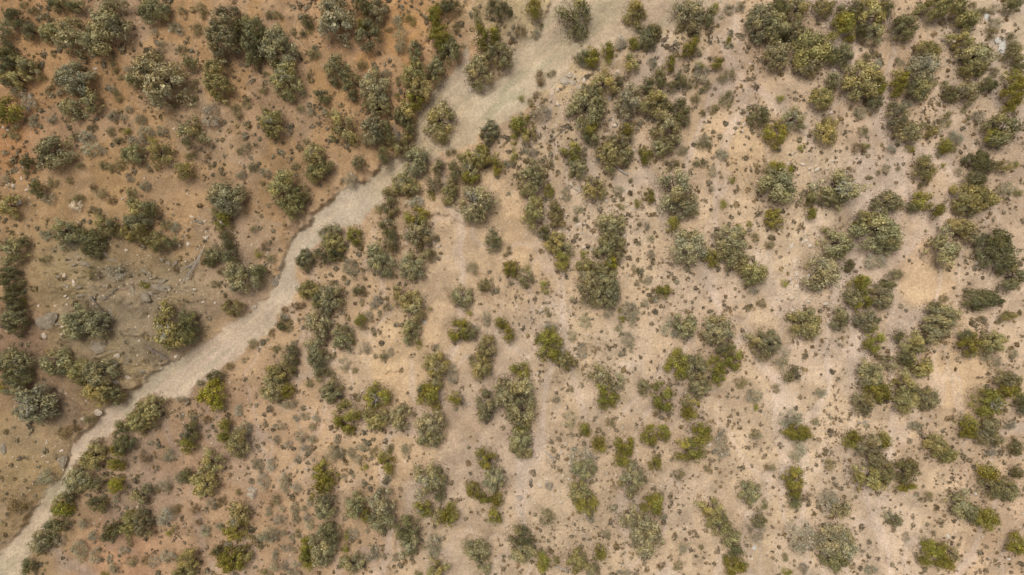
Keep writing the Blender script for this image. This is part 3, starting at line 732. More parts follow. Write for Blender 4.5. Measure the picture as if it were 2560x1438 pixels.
    (1, 3): """J 680,410,190,200;J 690,530,180,150;P 690,680,180,160;P 690,790,180,170;J 560,650,60,80;S 540,700,60,80;J 1080,355,75,75;J 1310,310,130,220,-15;D 1330,190,80,80;S 1320,450,80,60;S 1500,185,110,110;P 1740,60,250,190;P 1690,480,240,270;P 1810,470,160,220;
D 1830,640,120,120;J 1660,770,160,150;O 1800,830,150,170;J 1930,840,160,170;J 1950,740,100,90;P 990,740,180,240;J 1090,850,90,130;A 1260,710,240,220;A 1250,920,230,210;D 1510,980,230,210;P 1520,1140,220,210;S 1770,1150,150,200;O 1800,1370,200,180;D 1620,1430,80,60;
J 2300,260,170,190;A 2370,480,190,230;J 2170,580,130,170,-30;J 2290,660,130,90;J 2410,670,110,130;J 2390,830,130,130;P 2200,1190,230,190;P 2250,1310,180,140;P 650,1180,220,340;J 510,1150,120,160;J 510,1300,140,150;D 750,1030,180,190;D 730,940,70,70;J 900,1040,70,110;
S 970,1030,100,120;J 890,1170,80,100;P 960,1340,200,180;J 910,1280,60,60;D 850,1310,70,110;S 1090,1280,110,90;S 1180,1220,90,140;S 750,210,140,140;S 840,220,90,110;S 810,80,60,80;S 950,220,80,110;S 1020,280,80,90;S 1040,150,90,80;S 1110,165,60,60;G 1175,205,80,100;
S 440,50,110,120;S 210,90,70,90;S 330,120,80,80;S 565,75,75,75;S 480,160,70,70;S 540,180,60,80;S 430,270,80,70;S 150,330,80,110;S 70,510,120,170;S 30,350,80,130;S 290,510,90,170;S 410,555,100,100;G 205,680,85,100;S 130,790,60,90;S 270,770,70,70;
S 480,760,70,60;S 390,770,80,130;S 230,880,110,110;S 510,850,70,80;S 540,920,80,100;S 410,880,60,80;S 110,1030,210,140;S 270,1015,60,60;G 420,1020,60,80;S 350,1060,60,70;S 300,1170,90,80;S 380,1190,60,60;G 40,1140,60,70;S 190,1240,60,120;S 170,1350,110,100;
S 280,1340,70,90;S 410,1330,90,70;S 370,1410,130,60;D 70,1410,80,60;S 885,865,60,65;S 880,455,60,70;S 970,450,45,50;S 1080,510,55,60;S 1385,1270,60,80;G 1280,1260,45,60""",
    (2, 3): """P 80,70,220,190;P 90,190,200,150;J 730,20,100,70;J 870,130,140,160;S 690,250,240,170;P 720,380,220,180;J 1120,150,180,170;J 1090,290,150,140;P 1200,500,220,330;O 680,600,200,190;J 740,730,200,180;J 1430,740,190,180;S 1510,860,90,70;A 1280,950,350,280;
A 1360,1140,260,230;J 1390,60,180,130;J 1530,40,110,130;J 1770,210,260,220;J 1900,60,160,160;S 2090,130,150,250;J 1430,330,120,140;G 1670,440,110,110;G 1955,385,80,80;B 470,375,60,60;G 350,860,150,170,25;S 780,870,90,90;S 940,1020,85,100;D 80,1060,230,200;
P 110,1220,210,180;J 220,1210,50,70;J 310,1300,120,170;O 650,1310,170,220;P 790,1370,170,150;J 880,1220,120,140;J 440,1290,60,70;O 1980,780,220,190;O 2070,940,210,190;P 2190,1060,160,160;D 2230,1200,150,140;J 2240,1350,200,180;P 2370,610,180,210;D 2470,880,120,160;
S 2440,1020,170,190;G 1670,1350,110,100;B 1500,1350,90,60;S 1720,1180,110,110;G 2430,40,120,100;B 2540,360,50,60;D 2510,730,80,110;S 1130,1410,150,50;G 1890,1160,50,50""",
    (3, 3): """J 310,40,250,110;S 310,210,170,190;J 830,80,170,160;P 1030,140,230,200;J 1160,90,120,140;P 1050,290,180,140;O 1010,460,260,230;O 1190,420,150,240;D 1390,410,210,210;J 1390,550,180,80;O 1690,130,190,170;O 1790,240,220,150;J 270,470,200,200;J 240,600,130,110;
D 265,700,120,140;B 395,655,110,100;S 600,710,200,220;P 720,780,170,170;S 350,1070,260,280;A 640,1100,260,260;A 770,1160,240,280;O 690,1300,260,190;G 600,330,100,110;J 1690,1180,210,140;J 1580,1290,120,120;J 1770,1320,150,120;P 1850,1230,120,140;
J 1570,1110,90,90;P 1940,730,210,190;P 2020,820,180,140;J 2200,890,210,190;S 1200,840,110,100;D 1270,900,120,100;S 1385,1060,70,90;J 2220,420,170,160;D 2280,590,190,210;P 2440,600,170,210;D 2510,420,110,100;J 2020,30,130,90;P 2250,80,230,160;S 2250,220,130,80;
J 2530,1160,170,190;D 2510,170,120,150;J 190,1400,110,80;S 350,1380,90,110;S 1040,1390,120,90;G 175,1260,60,80;G 1610,650,80,90;S 1490,630,50,50;G 40,370,80,70""",
}
TWIGS = [(712, 200), (785, 385), (678, 305), (437, 815), (590, 1300), (600, 1425), (941, 985), (955, 1280), (1085, 1285), (1040, 1270), (1503, 970), (1608, 985), (1810, 905), (1500, 960),
         (1725, 640), (2100, 465), (1660, 640), (1190, 410), (1035, 500), (990, 460), (1186, 505), (2330, 170), (1985, 300), (2490, 1000), (1090, 910), (1200, 1200), (1075, 1195), (240, 905), (75, 1000), (1620, 1340)]
STEP = PX / 3.994
KIND = {'A': "pale grey", 'P': "grey-green", 'O': "olive", 'D': "dark green", 'J': "bright green", 'Y': "yellow-green", 'S': "grey", 'G': "dull green", 'B': "brown", 'W': "whitish"}
LEAF = {'A': (.250, .232, .148), 'P': (.235, .215, .125), 'O': (.255, .225, .105), 'D': (.158, .150, .078), 'J': (.200, .184, .045), 'Y': (.25, .23, .035), 'S': (.245, .225, .165), 'G': (.180, .160, .088), 'B': (.165, .125, .07), 'W': (.46, .43, .38)}

plants = []
for (tc, tr), txt in SURVEY.items():
    ox, oy = tc * 640, (0, 360, 720, 1078)[tr]
    for e in txt.replace("\n", "").split(";"):
        k = e[0]
        v = [float(q) for q in e[2:].split(",")]
        plants.append(dict(k=k, px=ox + v[0] / 3.994, py=oy + v[1] / 3.994, w=v[2] * STEP, h=v[3] * STEP, ang=v[4] if len(v) > 4 else 0.0))

for k_ in LEAF:
    LEAF[k_] = tuple(c * 1.42 * f for c, f in zip(LEAF[k_], (0.97, 1.0, 1.02)))
for p in plants:
    a = math.sqrt(p['w'] * p['h'])
    k = p['k']
    if k in 'PODJYA' and a >= 1.12:
        p['name'] = 'pinyon_tree' if k in 'POA' else 'juniper_tree'
        p['hgt'] = (0.76 if k in 'POA' else 0.74) * a + 0.8
    else:
        p['name'] = 'sagebrush' if k in 'SW' else ('juniper_shrub' if k in 'JYDPOA' else 'desert_shrub')
        p['hgt'] = 0.62 * a + 0.12
    # surveyed from above: the crown's middle stands over this spot
    f = 1 - 0.5 * p['hgt'] / H
    x, y = m(p['px'], p['py'])
    p['x'], p['y'] = float(x) * f, float(y) * f
    p['a'] = a
pz = ground_z([p['x'] for p in plants], [p['y'] for p in plants])
psd = wash_sd(np.array([p['x'] for p in plants]), np.array([p['y'] for p in plants]))
pup = above_axis(np.array([p['x'] for p in plants]), np.array([p['y'] for p in plants]))
for p, z, s, u in zip(plants, pz, psd, pup):
    p['z'], p['sd'], p['up'] = float(z), float(s), bool(u)

# ---- what to call each one: its look, then the plants beside it, then where on the site it stands
NOUN = {'pinyon_tree': 'tree', 'juniper_tree': 'juniper', 'juniper_shrub': 'bush', 'sagebrush': 'sagebrush', 'desert_shrub': 'shrub'}
CAT = {'pinyon_tree': 'pine tree', 'juniper_tree': 'juniper', 'juniper_shrub': 'bush', 'sagebrush': 'sagebrush', 'desert_shrub': 'shrub'}
GROUP = {'pinyon_tree': 'grey-green and olive trees scattered over the slopes', 'juniper_tree': 'bright and dark green junipers among the trees',
         'juniper_shrub': 'little green bushes on the soil', 'sagebrush': 'grey sagebrush clumps on the soil', 'desert_shrub': 'low green and brown shrubs on the soil'}


def size_word(p):
    a = p['a']
    if p['name'] in ('pinyon_tree', 'juniper_tree'):
        s = "huge" if a > 3.6 else "broad" if a > 2.7 else "middling" if a > 1.9 else "small"
    else:
        s = "knee-high" if a > 1.15 else "low" if a > 0.8 else "tiny"
    r = p['h'] / p['w']
    if r > 1.45 or r < 0.65 or abs(p['ang']) > 50:
        s = "long " + s if s in ("broad", "huge") else "narrow " + s
    return s


def soil_word(p):
    if p['sd'] < 0.6:
        return "in the dry wash" if p['sd'] < -0.4 else "on the wash bank"
    if p['up']:
        if p['px'] < 480 and 600 < p['py'] < 960:
            return "on the rocky slope"
        return "on the orange slope"
    return "on orange soil" if p['px'] < 760 and p['py'] > 820 else "on pale soil"


def place_word(p):
    c = min(4, int(p['px'] / 512))
    r = min(3, int(p['py'] / 359.5))
    row = ("top", "upper", "lower", "bottom")[r]
    col = ("far-left", "left-of-centre", "centre", "right-of-centre", "far-right")[c]
    return f"{row} {col}"


bx = np.array([p['x'] for p in plants])
by = np.array([p['y'] for p in plants])
ba = np.array([p['a'] for p in plants])
for i, p in enumerate(plants):
    d = np.hypot(bx - p['x'], by - p['y']) - 0.5 * (ba + p['a'])
    d[i] = 99
    big = ba >= (0.75 * p['a'] if p['name'].endswith('tree') else 1.3)
    d = np.where(big, d, 99)
    j = int(np.argmin(d))
    q = plants[j]
    dx, dy = q['px'] - p['px'], q['py'] - p['py']
    if abs(dy) > abs(dx):
        rel, inv = ("below", "above") if dy < 0 else ("above", "below")
    else:
        rel = inv = "beside"
    gap = d[j]
    tgt = f"{size_word(q).split()[-1]} {KIND[q['k']]} {NOUN[q['name']]}"
    p['near'] = f"{'touching' if gap < 0.15 else 'just'} {'' if gap < 0.15 else rel + ' '}a {tgt}" if gap < 0.15 else f"just {rel} a {tgt}"
    if gap < 0.15:
        p['near'] = f"joined {'beside' if inv == 'beside' else rel} a {tgt}"
    if gap > 1.6:
        p['near'] = "standing alone"
    p['base'] = f"{size_word(p)} {KIND[p['k']]} {NOUN[p['name']]}"
    p['where'] = place_word(p)

from collections import defaultdict


def settle(keyf, fmt):
    g = defaultdict(list)
    for p in plants:
        if 'label' not in p:
            g[keyf(p)].append(p)
    for k, ps in g.items():
        if len(ps) == 1 and len(fmt(ps[0]).replace('-', ' ').split()) <= 16:
            ps[0]['label'] = fmt(ps[0])


ORD = ["topmost", "second from top", "third from top", "fourth from top", "fifth from top", "sixth from top", "seventh from top", "eighth from top", "ninth from top", "tenth from top", "eleventh from top", "twelfth from top"]
settle(lambda p: (p['base'], soil_word(p), p['where']), lambda p: f"{p['base']} {soil_word(p)}, {p['where']}")
settle(lambda p: (p['base'], p['near'], p['where']), lambda p: f"{p['base']} {p['near']}, {p['where']}")
settle(lambda p: (p['base'], soil_word(p), p['near'], p['where']), lambda p: f"{p['base']} {p['near']} {soil_word(p)}, {p['where']}")
g = defaultdict(list)
for p in plants:
    g[(p['base'], p['where'])].append(p)
for k, ps in g.items():
    ps.sort(key=lambda p: p['py'])
    for i, p in enumerate(ps):
        if 'label' not in p:
            nm = ORD[i] if i < len(ORD) else f"{i + 1}th from top"
            if i == len(ps) - 1 and i > 0:
                nm = "lowest"
            p['label'] = f"{nm} of {len(ps)} {p['base']}{'' if p['base'].endswith('brush') else 's'}, {p['where']}".replace("bushs", "bushes")

for p in plants:
    p['label'] = p['label'].replace(' a olive', ' an olive').replace('  ', ' ')

# ---- one of each build of crown, then copies
SH = {}
for asp in (1.0, 1.45, 1.9):
    q = int(asp * 10)
    g_ = math.sqrt(asp)
    SH['pinyon_tree', asp] = [crown_mesh("pinyon_crown", 100 + q * 20 + i, int((84, 70, 52)[i % 3] * asp), 54, 0.185, lobes=0.14 + 0.03 * (i % 3), leaf=0.34, twiggy=1.6 if i % 3 == 0 else 0.3, asp=asp) for i in range(8 if asp == 1 else 5)]
    SH['pinyon_small', asp] = [crown_mesh("small_pinyon_crown", 150 + q * 20 + i, int((40, 32, 26)[i % 3] * asp), 50, 0.245, lobes=0.17, leaf=0.31, twiggy=0.5, asp=asp) for i in range(6 if asp == 1 else 4)]
    SH['juniper_tree', asp] = [crown_mesh("juniper_crown", 200 + q * 20 + i, int((58, 48, 40)[i % 3] * asp), 60, 0.205, lobes=0.08, leaf=0.30, rim=0.30, asp=asp, gather=0.55) for i in range(6 if asp == 1 else 4)]
    SH['juniper_small', asp] = [crown_mesh("small_juniper_crown", 250 + q * 20 + i, int(32 * asp), 58, 0.28, lobes=0.08, leaf=0.26, rim=0.2, gather=0.6, asp=asp) for i in range(6 if asp == 1 else 4)]
    SH['sagebrush', asp] = [crown_mesh("sagebrush_crown", 300 + q * 20 + i, int(34 * asp), 34, 0.25, lobes=0.08, leaf=0.27, twiggy=2.0, gather=0.3, asp=asp) for i in range(6 if asp == 1 else 3)]
    SH['desert_shrub', asp] = [crown_mesh("shrub_crown", 350 + q * 20 + i, int(24 * asp), 44, 0.31, lobes=0.08, leaf=0.25, twiggy=0.8, gather=0.3, asp=asp) for i in range(6 if asp == 1 else 3)]
    SH['juniper_shrub', asp] = [crown_mesh("little_bush_crown", 400 + q * 20 + i, int(20 * asp), 52, 0.33, lobes=0.06, leaf=0.22, rim=0.2, gather=0.3, asp=asp) for i in range(5 if asp == 1 else 3)]
TR = [trunk_mesh("tree_trunk", 500 + i) for i in range(5)]
DT = [dead_twigs_mesh("bare_branches", 520 + i) for i in range(4)]

first = {}
for p in sorted(plants, key=lambda p: -p['a']):
    nm = p['name']
    jit = rng.uniform(0.86, 1.14) * np.array([1 + rng.uniform(-.05, .05), 1.0, 1 + rng.uniform(-.08, .08)])
    vivid = np.array([0.95, 1.03, 0.72]) if nm == 'juniper_shrub' else 1.0
    col = (*[float(c) for c in np.array(LEAF[p['k']]) * jit * vivid], 1.0)
    tree = nm.endswith('tree')
    small = tree and p['a'] < 1.95
    tall = p['h'] > p['w']
    lo, sh = max(p['w'], p['h']), min(p['w'], p['h'])
    asp = 1.0 if lo / sh < 1.22 else 1.45 if lo / sh < 1.68 else 1.9
    pool = SH[nm if not small else 'pinyon_small' if nm == 'pinyon_tree' else 'juniper_small', asp]
    me = pool[int(rng.integers(len(pool)))]
    k = (1.16 if p['k'] in 'JY' else 1.11) if tree else 1.14
    sc = (0.5 * lo * k / asp, 0.5 * sh * k, p['hgt'])
    turn = R(-p['ang']) + (R(90) if tall else 0)
    spin = rng.uniform(0, 6.28) if asp == 1 else math.pi * int(rng.integers(2)) + rng.uniform(-.12, .12)
    loc = (p['x'], p['y'], p['z'] - 0.02)
    if tree:
        root = link(nm, None)
        root.empty_display_size = 0.3
        if nm not in first:
            first[nm] = (link("crown", me, root), link("trunk", TR[0], root))
            crown, trunk = first[nm]
        else:
            crown, trunk = first[nm][0].copy(), first[nm][1].copy()
            C.objects.link(crown)
            C.objects.link(trunk)
            crown.parent, trunk.parent = root, root
            crown.data, trunk.data = me, TR[int(rng.integers(len(TR)))]
        crown.rotation_euler[2] = spin
        trunk.rotation_euler[2] = rng.uniform(0, 6.28)
        crown.color = col
        if any((p['px'] - tx) ** 2 + (p['py'] - ty) ** 2 < 22 ** 2 for tx, ty in TWIGS) and p['a'] > 1.5:
            tw = link("bare_branches", DT[int(rng.integers(len(DT)))], root)
            tw.rotation_euler[2] = rng.uniform(0, 6.28)
            tw['label'] = "bare whitish branches breaking out of the crown"
    else:
        root = link(nm, me)
        root.color = col
    root.location = loc
    root.scale = sc
    root.rotation_euler[2] = turn if tree or asp > 1 else turn + math.pi / 2 * int(rng.integers(4)) if abs(lo / sh - 1) < 0.08 else turn
    tag(root, p['label'], CAT[nm], GROUP[nm])

# ------------------------------------------------------------------ grass tufts and low scrub nobody could count
def scatter(n, dens):
    x = rng.uniform(-64, 64, n)
    y = rng.uniform(-37, 37, n)
    sd = wash_sd(x, y)
    px, py = x / PX + 1280, 719 - y / PX
    k = rng.random(n) < dens(x, y, sd, px, py)
    return x[k], y[k], sd[k], px[k], py[k]


BARE = ((960, 950, 60), (1120, 780, 60), (1180, 640, 70), (1120, 1080, 60), (1000, 110, 40), (2320, 720, 60), (2380, 980, 60), (1290, 590, 50), (1160, 1380, 50), (930, 80, 60), (870, 170, 50), (1230, 900, 50))


def tuft_density(x, y, sd, px, py):
    up = above_axis(x, y)
    d = np.where(up, 0.55, 1.0)
    d = np.where(~up & (px < 1250), 0.45, d)
    d = np.where(~up & (px < 900) & (py > 650), 0.60, d)
    d = np.where(up & (px < 480) & (py > 600), 0.30, d)
    cl = 0.12 + 0.88 * smooth(-0.16, 0.14, fbm(x * 0.22, y * 0.22 + 5, 3)) * (0.30 + 0.70 * smooth(-0.2, 0.25, fbm(x * 0.9, y * 0.9, 2)))
    for bx0, by0, br in BARE:            # the bare tracks of water and sand
        d = d * smooth(0.5 * br, 1.6 * br, np.hypot(px - bx0, py - by0))
    return d * cl * (sd > 0.5) * (1 - 0.85 * runnel(x, y))


def scrub_density(x, y, sd, px, py):
    up = above_axis(x, y)
    d = np.where(up, 0.9, 0.26)
    d = np.where((sd < 3.5) & ~up, 1.0, d)
    d = np.where((px > 1250) & (px < 1900) & (py < 420) & ~up, 0.8, d)
    d = np.where(~up & (px < 980) & (py > 600), 1.4, d)
    d = np.where(up & (px < 480) & (py > 600), 0.4, d)
    cl = smooth(-0.12, 0.18, fbm(x * 0.25 + 70, y * 0.25, 3))
    for bx0, by0, br in BARE:
        d = d * smooth(0.7 * br, 1.5 * br, np.hypot(px - bx0, py - by0))
    return d * cl * (sd > 0.4)


def tufts(name, n, dens, s0, s1, smax, col, label, cat, per):
    tx, ty, tsd, tpx, tpy = scatter(n, dens)
    tz = ground_z(tx, ty)
    QV, QT, QW = [], [], []
    for i in range(len(tx)):
        s = min(s0 * math.exp(rng.normal(0.0, s1)), smax)
        k = int(per * 1.3 + 60 * s)
        d = rng.normal(size=(k, 3))
        d[:, 2] = np.abs(d[:, 2]) + 0.2
        d = unit(d)
        el = np.array([rng.uniform(0.8, 1.25), rng.uniform(0.8, 1.25), 0.7])
        pos = np.array([tx[i], ty[i], tz[i] + 0.02]) + d * s * el * rng.uniform(0.55, 1.05, (k, 1))
        QV.append(leaf_quads(rng, pos, d, s * rng.uniform(0.35, 0.85, k), aspect=rng.uniform(0.3, 0.8), jit=0.55))
        t = rng.uniform(0.62, 1.3)
        QT.append(t * rng.uniform(0.7, 1.4, k))
        QW.append(np.full(k, rng.choice([0.0, 0.0, 0.3, 0.8])))
    me = quad_mesh(name, np.concatenate(QV), np.concatenate(QT), np.concatenate(QW))
    me.materials.append(M_LEAF)
    o = link(name, me)
    o.color = (*col, 1)
    tag(o, label, cat, kind='stuff')
    return o


tufts("grass_tufts", 56000, tuft_density, 0.135, 0.46, 0.36, (.225, .178, .115), "small brown tufts of dry grass dotted over the soil", "grass tufts", 8)
tufts("low_scrub", 12000, scrub_density, 0.20, 0.36, 0.46, (.245, .205, .130), "low greyish scrub and seedlings thinly covering the slopes", "low scrub", 14)

# fallen needles and twigs; their colour is darkened to add shade round the trees
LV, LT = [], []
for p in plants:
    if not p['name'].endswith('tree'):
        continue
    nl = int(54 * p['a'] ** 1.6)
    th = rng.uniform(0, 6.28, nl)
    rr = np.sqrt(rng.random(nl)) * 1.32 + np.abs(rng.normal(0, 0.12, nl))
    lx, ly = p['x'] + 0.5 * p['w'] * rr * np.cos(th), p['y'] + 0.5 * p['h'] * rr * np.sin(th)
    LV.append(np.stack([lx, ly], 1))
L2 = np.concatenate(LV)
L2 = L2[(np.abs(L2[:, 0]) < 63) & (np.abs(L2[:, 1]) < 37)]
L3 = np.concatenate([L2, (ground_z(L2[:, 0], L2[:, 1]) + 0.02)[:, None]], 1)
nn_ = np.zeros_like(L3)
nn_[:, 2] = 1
me = quad_mesh("needle_litter_shade", leaf_quads(rng, L3, nn_, rng.uniform(0.05, 0.17, len(L3)), aspect=0.45, jit=0.25), rng.uniform(0.6, 1.5, len(L3)), rng.random(len(L3)))
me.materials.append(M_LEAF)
o = link("needle_litter_shade", me)
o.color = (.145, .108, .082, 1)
tag(o, "brown litter of fallen needles and twigs, darkened as painted shade round the trees", "litter", kind='stuff')

# ------------------------------------------------------------------ stones
ZONES = [(2030, 690, 110, 1.0), (2010, 620, 70, .8), (1985, 740, 60, .8), (2010, 430, 90, .6), (1440, 540, 110, .9), (1560, 560, 60, .5), (1430, 215, 70, 1.0), (1470, 260, 60, .5), (1400, 1180, 130, .55), (1960, 1060, 70, .8), (1500, 1380, 120, .4), (1530, 300, 40, .6),
         (250, 740, 170, .22), (390, 690, 110, .28), (100, 1200, 120, .3), (60, 480, 80, .4), (885, 890, 50, .5), (1010, 890, 45, .8), (1860, 300, 50, .9), (2240, 430, 60, .5), (2480, 100, 60, .7), (1960, 1000, 60, .5), (2240, 1250, 70, .5), (2090, 880, 70, .5), (480, 590, 90, .4), (1400, 800, 90, .5), (1450, 880, 80, .4), (1350, 950, 70, .5), (1560, 520, 60, .5), (380, 900, 70, .5), (1380, 1010, 60, .4), (2060, 500, 60, .5), (670, 650, 30, .6), (1160, 230, 25, .8)]


def stone_density(x, y, sd, px, py):
    d = np.where(above_axis(x, y), 0.05, np.where(px > 1250, 0.11, 0.05)) * (0.3 + 1.4 * smooth(-0.1, 0.15, fbm(x * 0.3 + 14, y * 0.3, 3)))
    for zx, zy, zr, w in ZONES:
        d = np.maximum(d, 1.25 * w * (1 - smooth(0.35 * zr, 1.15 * zr, np.hypot(px - zx, py - zy))) * smooth(-0.25, 0.1, fbm(x * 0.9, y * 0.9, 3)))
    return np.where(sd < 0, 0.06 + 0.45 * smooth(0.0, 0.2, fbm(x * 0.35, y * 0.35 + 61, 4)), d)


def stones_mesh(name, xs, ys, sizes, mat):
    zs = ground_z(xs, ys)
    base = np.array([(1, 0, 0), (0, 1, 0), (-1, 0, 0), (0, -1, 0), (0.55, 0.5, 0.62), (-0.5, 0.55, 0.6), (-0.5, -0.5, 0.66), (0.5, -0.55, 0.6)], float)
    fc = [(0, 1, 4), (1, 5, 4), (1, 2, 5), (2, 6, 5), (2, 3, 6), (3, 7, 6), (3, 0, 7), (0, 4, 7), (4, 5, 6), (4, 6, 7)]
    N = len(xs)
    V = np.repeat(base[None], N, 0) + 0.22 * rng.normal(size=(N, 8, 3))
    an = rng.uniform(0, 6.28, N)
    sx = sizes * rng.uniform(0.7, 1.5, N)
    V[:, :, 0] *= sx[:, None]
    V[:, :, 1] *= (sizes * rng.uniform(0.6, 1.0, N))[:, None]
    V[:, :, 2] *= (sizes * rng.uniform(0.5, 1.0, N))[:, None]
    c, s = np.cos(an)[:, None], np.sin(an)[:, None]
    xr = V[:, :, 0] * c - V[:, :, 1] * s + xs[:, None]
    yr = V[:, :, 0] * s + V[:, :, 1] * c + ys[:, None]
    V = np.stack([xr, yr, V[:, :, 2] + zs[:, None]], -1).reshape(-1, 3)
    FA = (np.array(fc)[None] + 8 * np.arange(N)[:, None, None]).reshape(-1, 3)
    me = bpy.data.meshes.new(name)
    me.vertices.add(len(V))
    me.vertices.foreach_set("co", V.astype(np.float32).reshape(-1))
    me.loops.add(len(FA) * 3)
    me.loops.foreach_set("vertex_index", FA.astype(np.int32).reshape(-1))
    me.polygons.add(len(FA))
    me.polygons.foreach_set("loop_start", np.arange(0, len(FA) * 3, 3, dtype=np.int32))
    me.update(calc_edges=True)
    me.materials.append(mat)
    return me


sx_, sy_, ssd, spx, spy = scatter(60000, stone_density)
sz_ = np.clip(0.056 * np.exp(rng.normal(0, 0.55, len(sx_))), 0.03, 0.26)
zone = np.zeros(len(sx_))
for zx, zy, zr, w in ZONES:
    zone = np.maximum(zone, w * (np.hypot(spx - zx, spy - zy) < zr * 0.9))
sz_ = np.minimum(sz_ * (1 + 0.9 * zone), 0.34)
sz_ = np.where(ssd < 0, np.minimum(sz_, 0.07), sz_)
pick = rng.random(len(sx_)) < 0.6
tag(link("scree_gravel", stones_mesh("scree_gravel", sx_[pick], sy_[pick], sz_[pick], M_SCREE)), "loose tan stones and gravel strewn over the soil", "gravel", kind='stuff')
tag(link("stone_litter", stones_mesh("stone_litter", sx_[~pick], sy_[~pick], sz_[~pick], M_PALE)), "loose pale stones strewn over the soil", "gravel", kind='stuff')


def rock_mesh(name, seed, mat, flat=0.6):
    import bmesh
    rg = np.random.default_rng(seed)
    bm = bmesh.new()
    bmesh.ops.create_icosphere(bm, subdivisions=3, radius=1.0)
    planes = [(unit(rg.normal(size=3) + np.array([0, 0, .3])), rg.uniform(0.5, 0.85)) for _ in range(13)]
    for v in bm.verts:
        c = np.array(v.co)
        for nv, dd in planes:
            s = c @ nv - dd
            if s > 0:
                c = c - nv * s * 0.92
        c *= 1 + 0.05 * rg.normal()
        v.co = (c[0], c[1], c[2] * flat)
    me = bpy.data.meshes.new(name)
    bm.to_mesh(me)
    bm.free()
    me.materials.append(mat)
    return me


RK = {'t': [rock_mesh("tan_boulder", 600 + i, M_ROCK) for i in range(4)], 'g': [rock_mesh("grey_boulder", 610 + i, M_GREYROCK, 0.45) for i in range(4)], 'c': [rock_mesh("chalk_boulder", 620 + i, M_CHALK, 0.35) for i in range(3)]}
ROCKS = [('t', 1424, 187, .9, .55, 20, "pale boulder crowning the rock pile at the wash edge"), ('t', 1416, 200, 1.3, .7, 10, "widest pale boulder of the pile at the wash edge"), ('t', 1434, 207, .8, .5, -20, "cracked pale boulder low in the pile at the wash edge"),
         ('t', 1447, 218, .7, .45, -30, "outlying pale boulder below the rock pile at the wash edge"), ('t', 1405, 196, .6, .4, 30, "small pale boulder on the wash side of the rock pile"),
         ('c', 2500, 101, 1.0, .9, 8, "upper white chalky slab between shrubs near the top corner"), ('c', 2508, 112, 1.1, .8, 70, "widest white chalky slab between shrubs near the top corner"), ('c', 2503, 126, .7, .9, -8, "lowest white chalky slab of the outcrop near the top corner"), ('c', 2467, 42, .6, 1.0, 15, "white chalky rock above the large chalky outcrop"), ('c', 2438, 27, .5, .4, 0, "smallest white chalky rock, highest near the top corner"),
         ('g', 684, 697, 1.3, 1.7, 25, "grey layered boulder on the wash bank at the bend"), ('g', 118, 803, 2.7, 1.9, 20, "big grey striped rock outcrop beside a grey-green tree"), ('g', 248, 868, 1.7, 1.1, 15, "flat pale slab of rock below the rocky slope"),
         ('t', 112, 839, .65, .6, 0, "round pinkish boulder below the striped outcrop"), ('t', 297, 890, .7, .5, 10, "tan boulder lying below the flat pale slab"), ('t', 316, 943, .9, .6, -20, "tan rock at the top of the wash bank by an olive tree"),
         ('t', 288, 955, .9, .45, 10, "long tan rock at the foot of an olive tree by the bank"), ('t', 240, 1032, 1.0, .7, 20, "pinkish boulder on the lip of the wash bank"), ('t', 205, 1049, .5, .4, 0, "pinkish rock at the wash bank between brown shrubs"),
         ('g', 147, 1155, 1.3, 1.7, 10, "smooth grey slab at the edge of the narrow wash"), ('g', 4, 1122, .9, 1.5, 0, "grey slab cut by the edge of the photo"), ('t', 1413, 1109, .55, .45, 0, "pale rock between two trees and the cliff line, right-of-centre"),
         ('g', 1327, 1201, .5, .6, 0, "pale grey rock on open soil at the bottom"), ('g', 1373, 1212, .9, .9, 0, "grey boulder on open soil at the bottom"), ('t', 1297, 1242, .8, .65, 0, "palest boulder on open soil at the bottom"),
         ('t', 1305, 1281, .6, .5, 0, "tan rock below the palest boulder at the bottom"), ('c', 1886, 1369, .4, .5, 30, "white stone beside a grey shrub at the bottom"), ('c', 2372, 1341, .3, .5, 30, "white stone above a bright juniper in the bottom corner"),
         ('c', 1061, 806, .45, .3, 0, "white stone under a grey-green tree"), ('t', 1525, 245, .6, .5, 10, "tan rock in the gap between two trees"), ('g', 1500, 398, .75, .6, 0, "grey rock tucked against an olive tree"), ('g', 1528, 298, .45, .5, 0, "grey rock in the stony gully between trees"),
         ('t', 1445, 472, .7, .9, 30, "tan rock among grey rubble beside a tree"), ('t', 240, 172, .5, .3, 10, "pale stone on the orange slope among shrubs"), ('t', 629, 768, .8, .35, 35, "pale slab on the lip of the wash above the bend"), ('t', 1172, 220, .5, .7, 30, "pale stone at the foot of a tree in the wash"),
         ('g', 365, 742, 1.6, .9, -30, "grey rock face at the head of the ledges"), ('g', 400, 720, 1.8, .8, -20, "broad grey rock face among the ledges"), ('g', 275, 790, .7, 1.4, 10, "upright grey slab beside a grey-green tree on the slope"), ('g', 270, 825, .8, .5, 0, "grey slab under a grey-green tree on the slope")]
for q, (kk, px, py, w, h, an, lab) in enumerate(ROCKS):
    x, y = m(px, py)
    o = link("rock", RK[kk][q % len(RK[kk])])
    o.location = (float(x), float(y), float(ground_z(x, y)[0]) + 0.05)
    o.scale = (w * .62, h * .62, 0.5 * min(w, h))
    o.rotation_euler = (rng.uniform(-.1, .1), rng.uniform(-.1, .1), R(an))
    tag(o, lab, "rock", "rocks lying on the slopes")
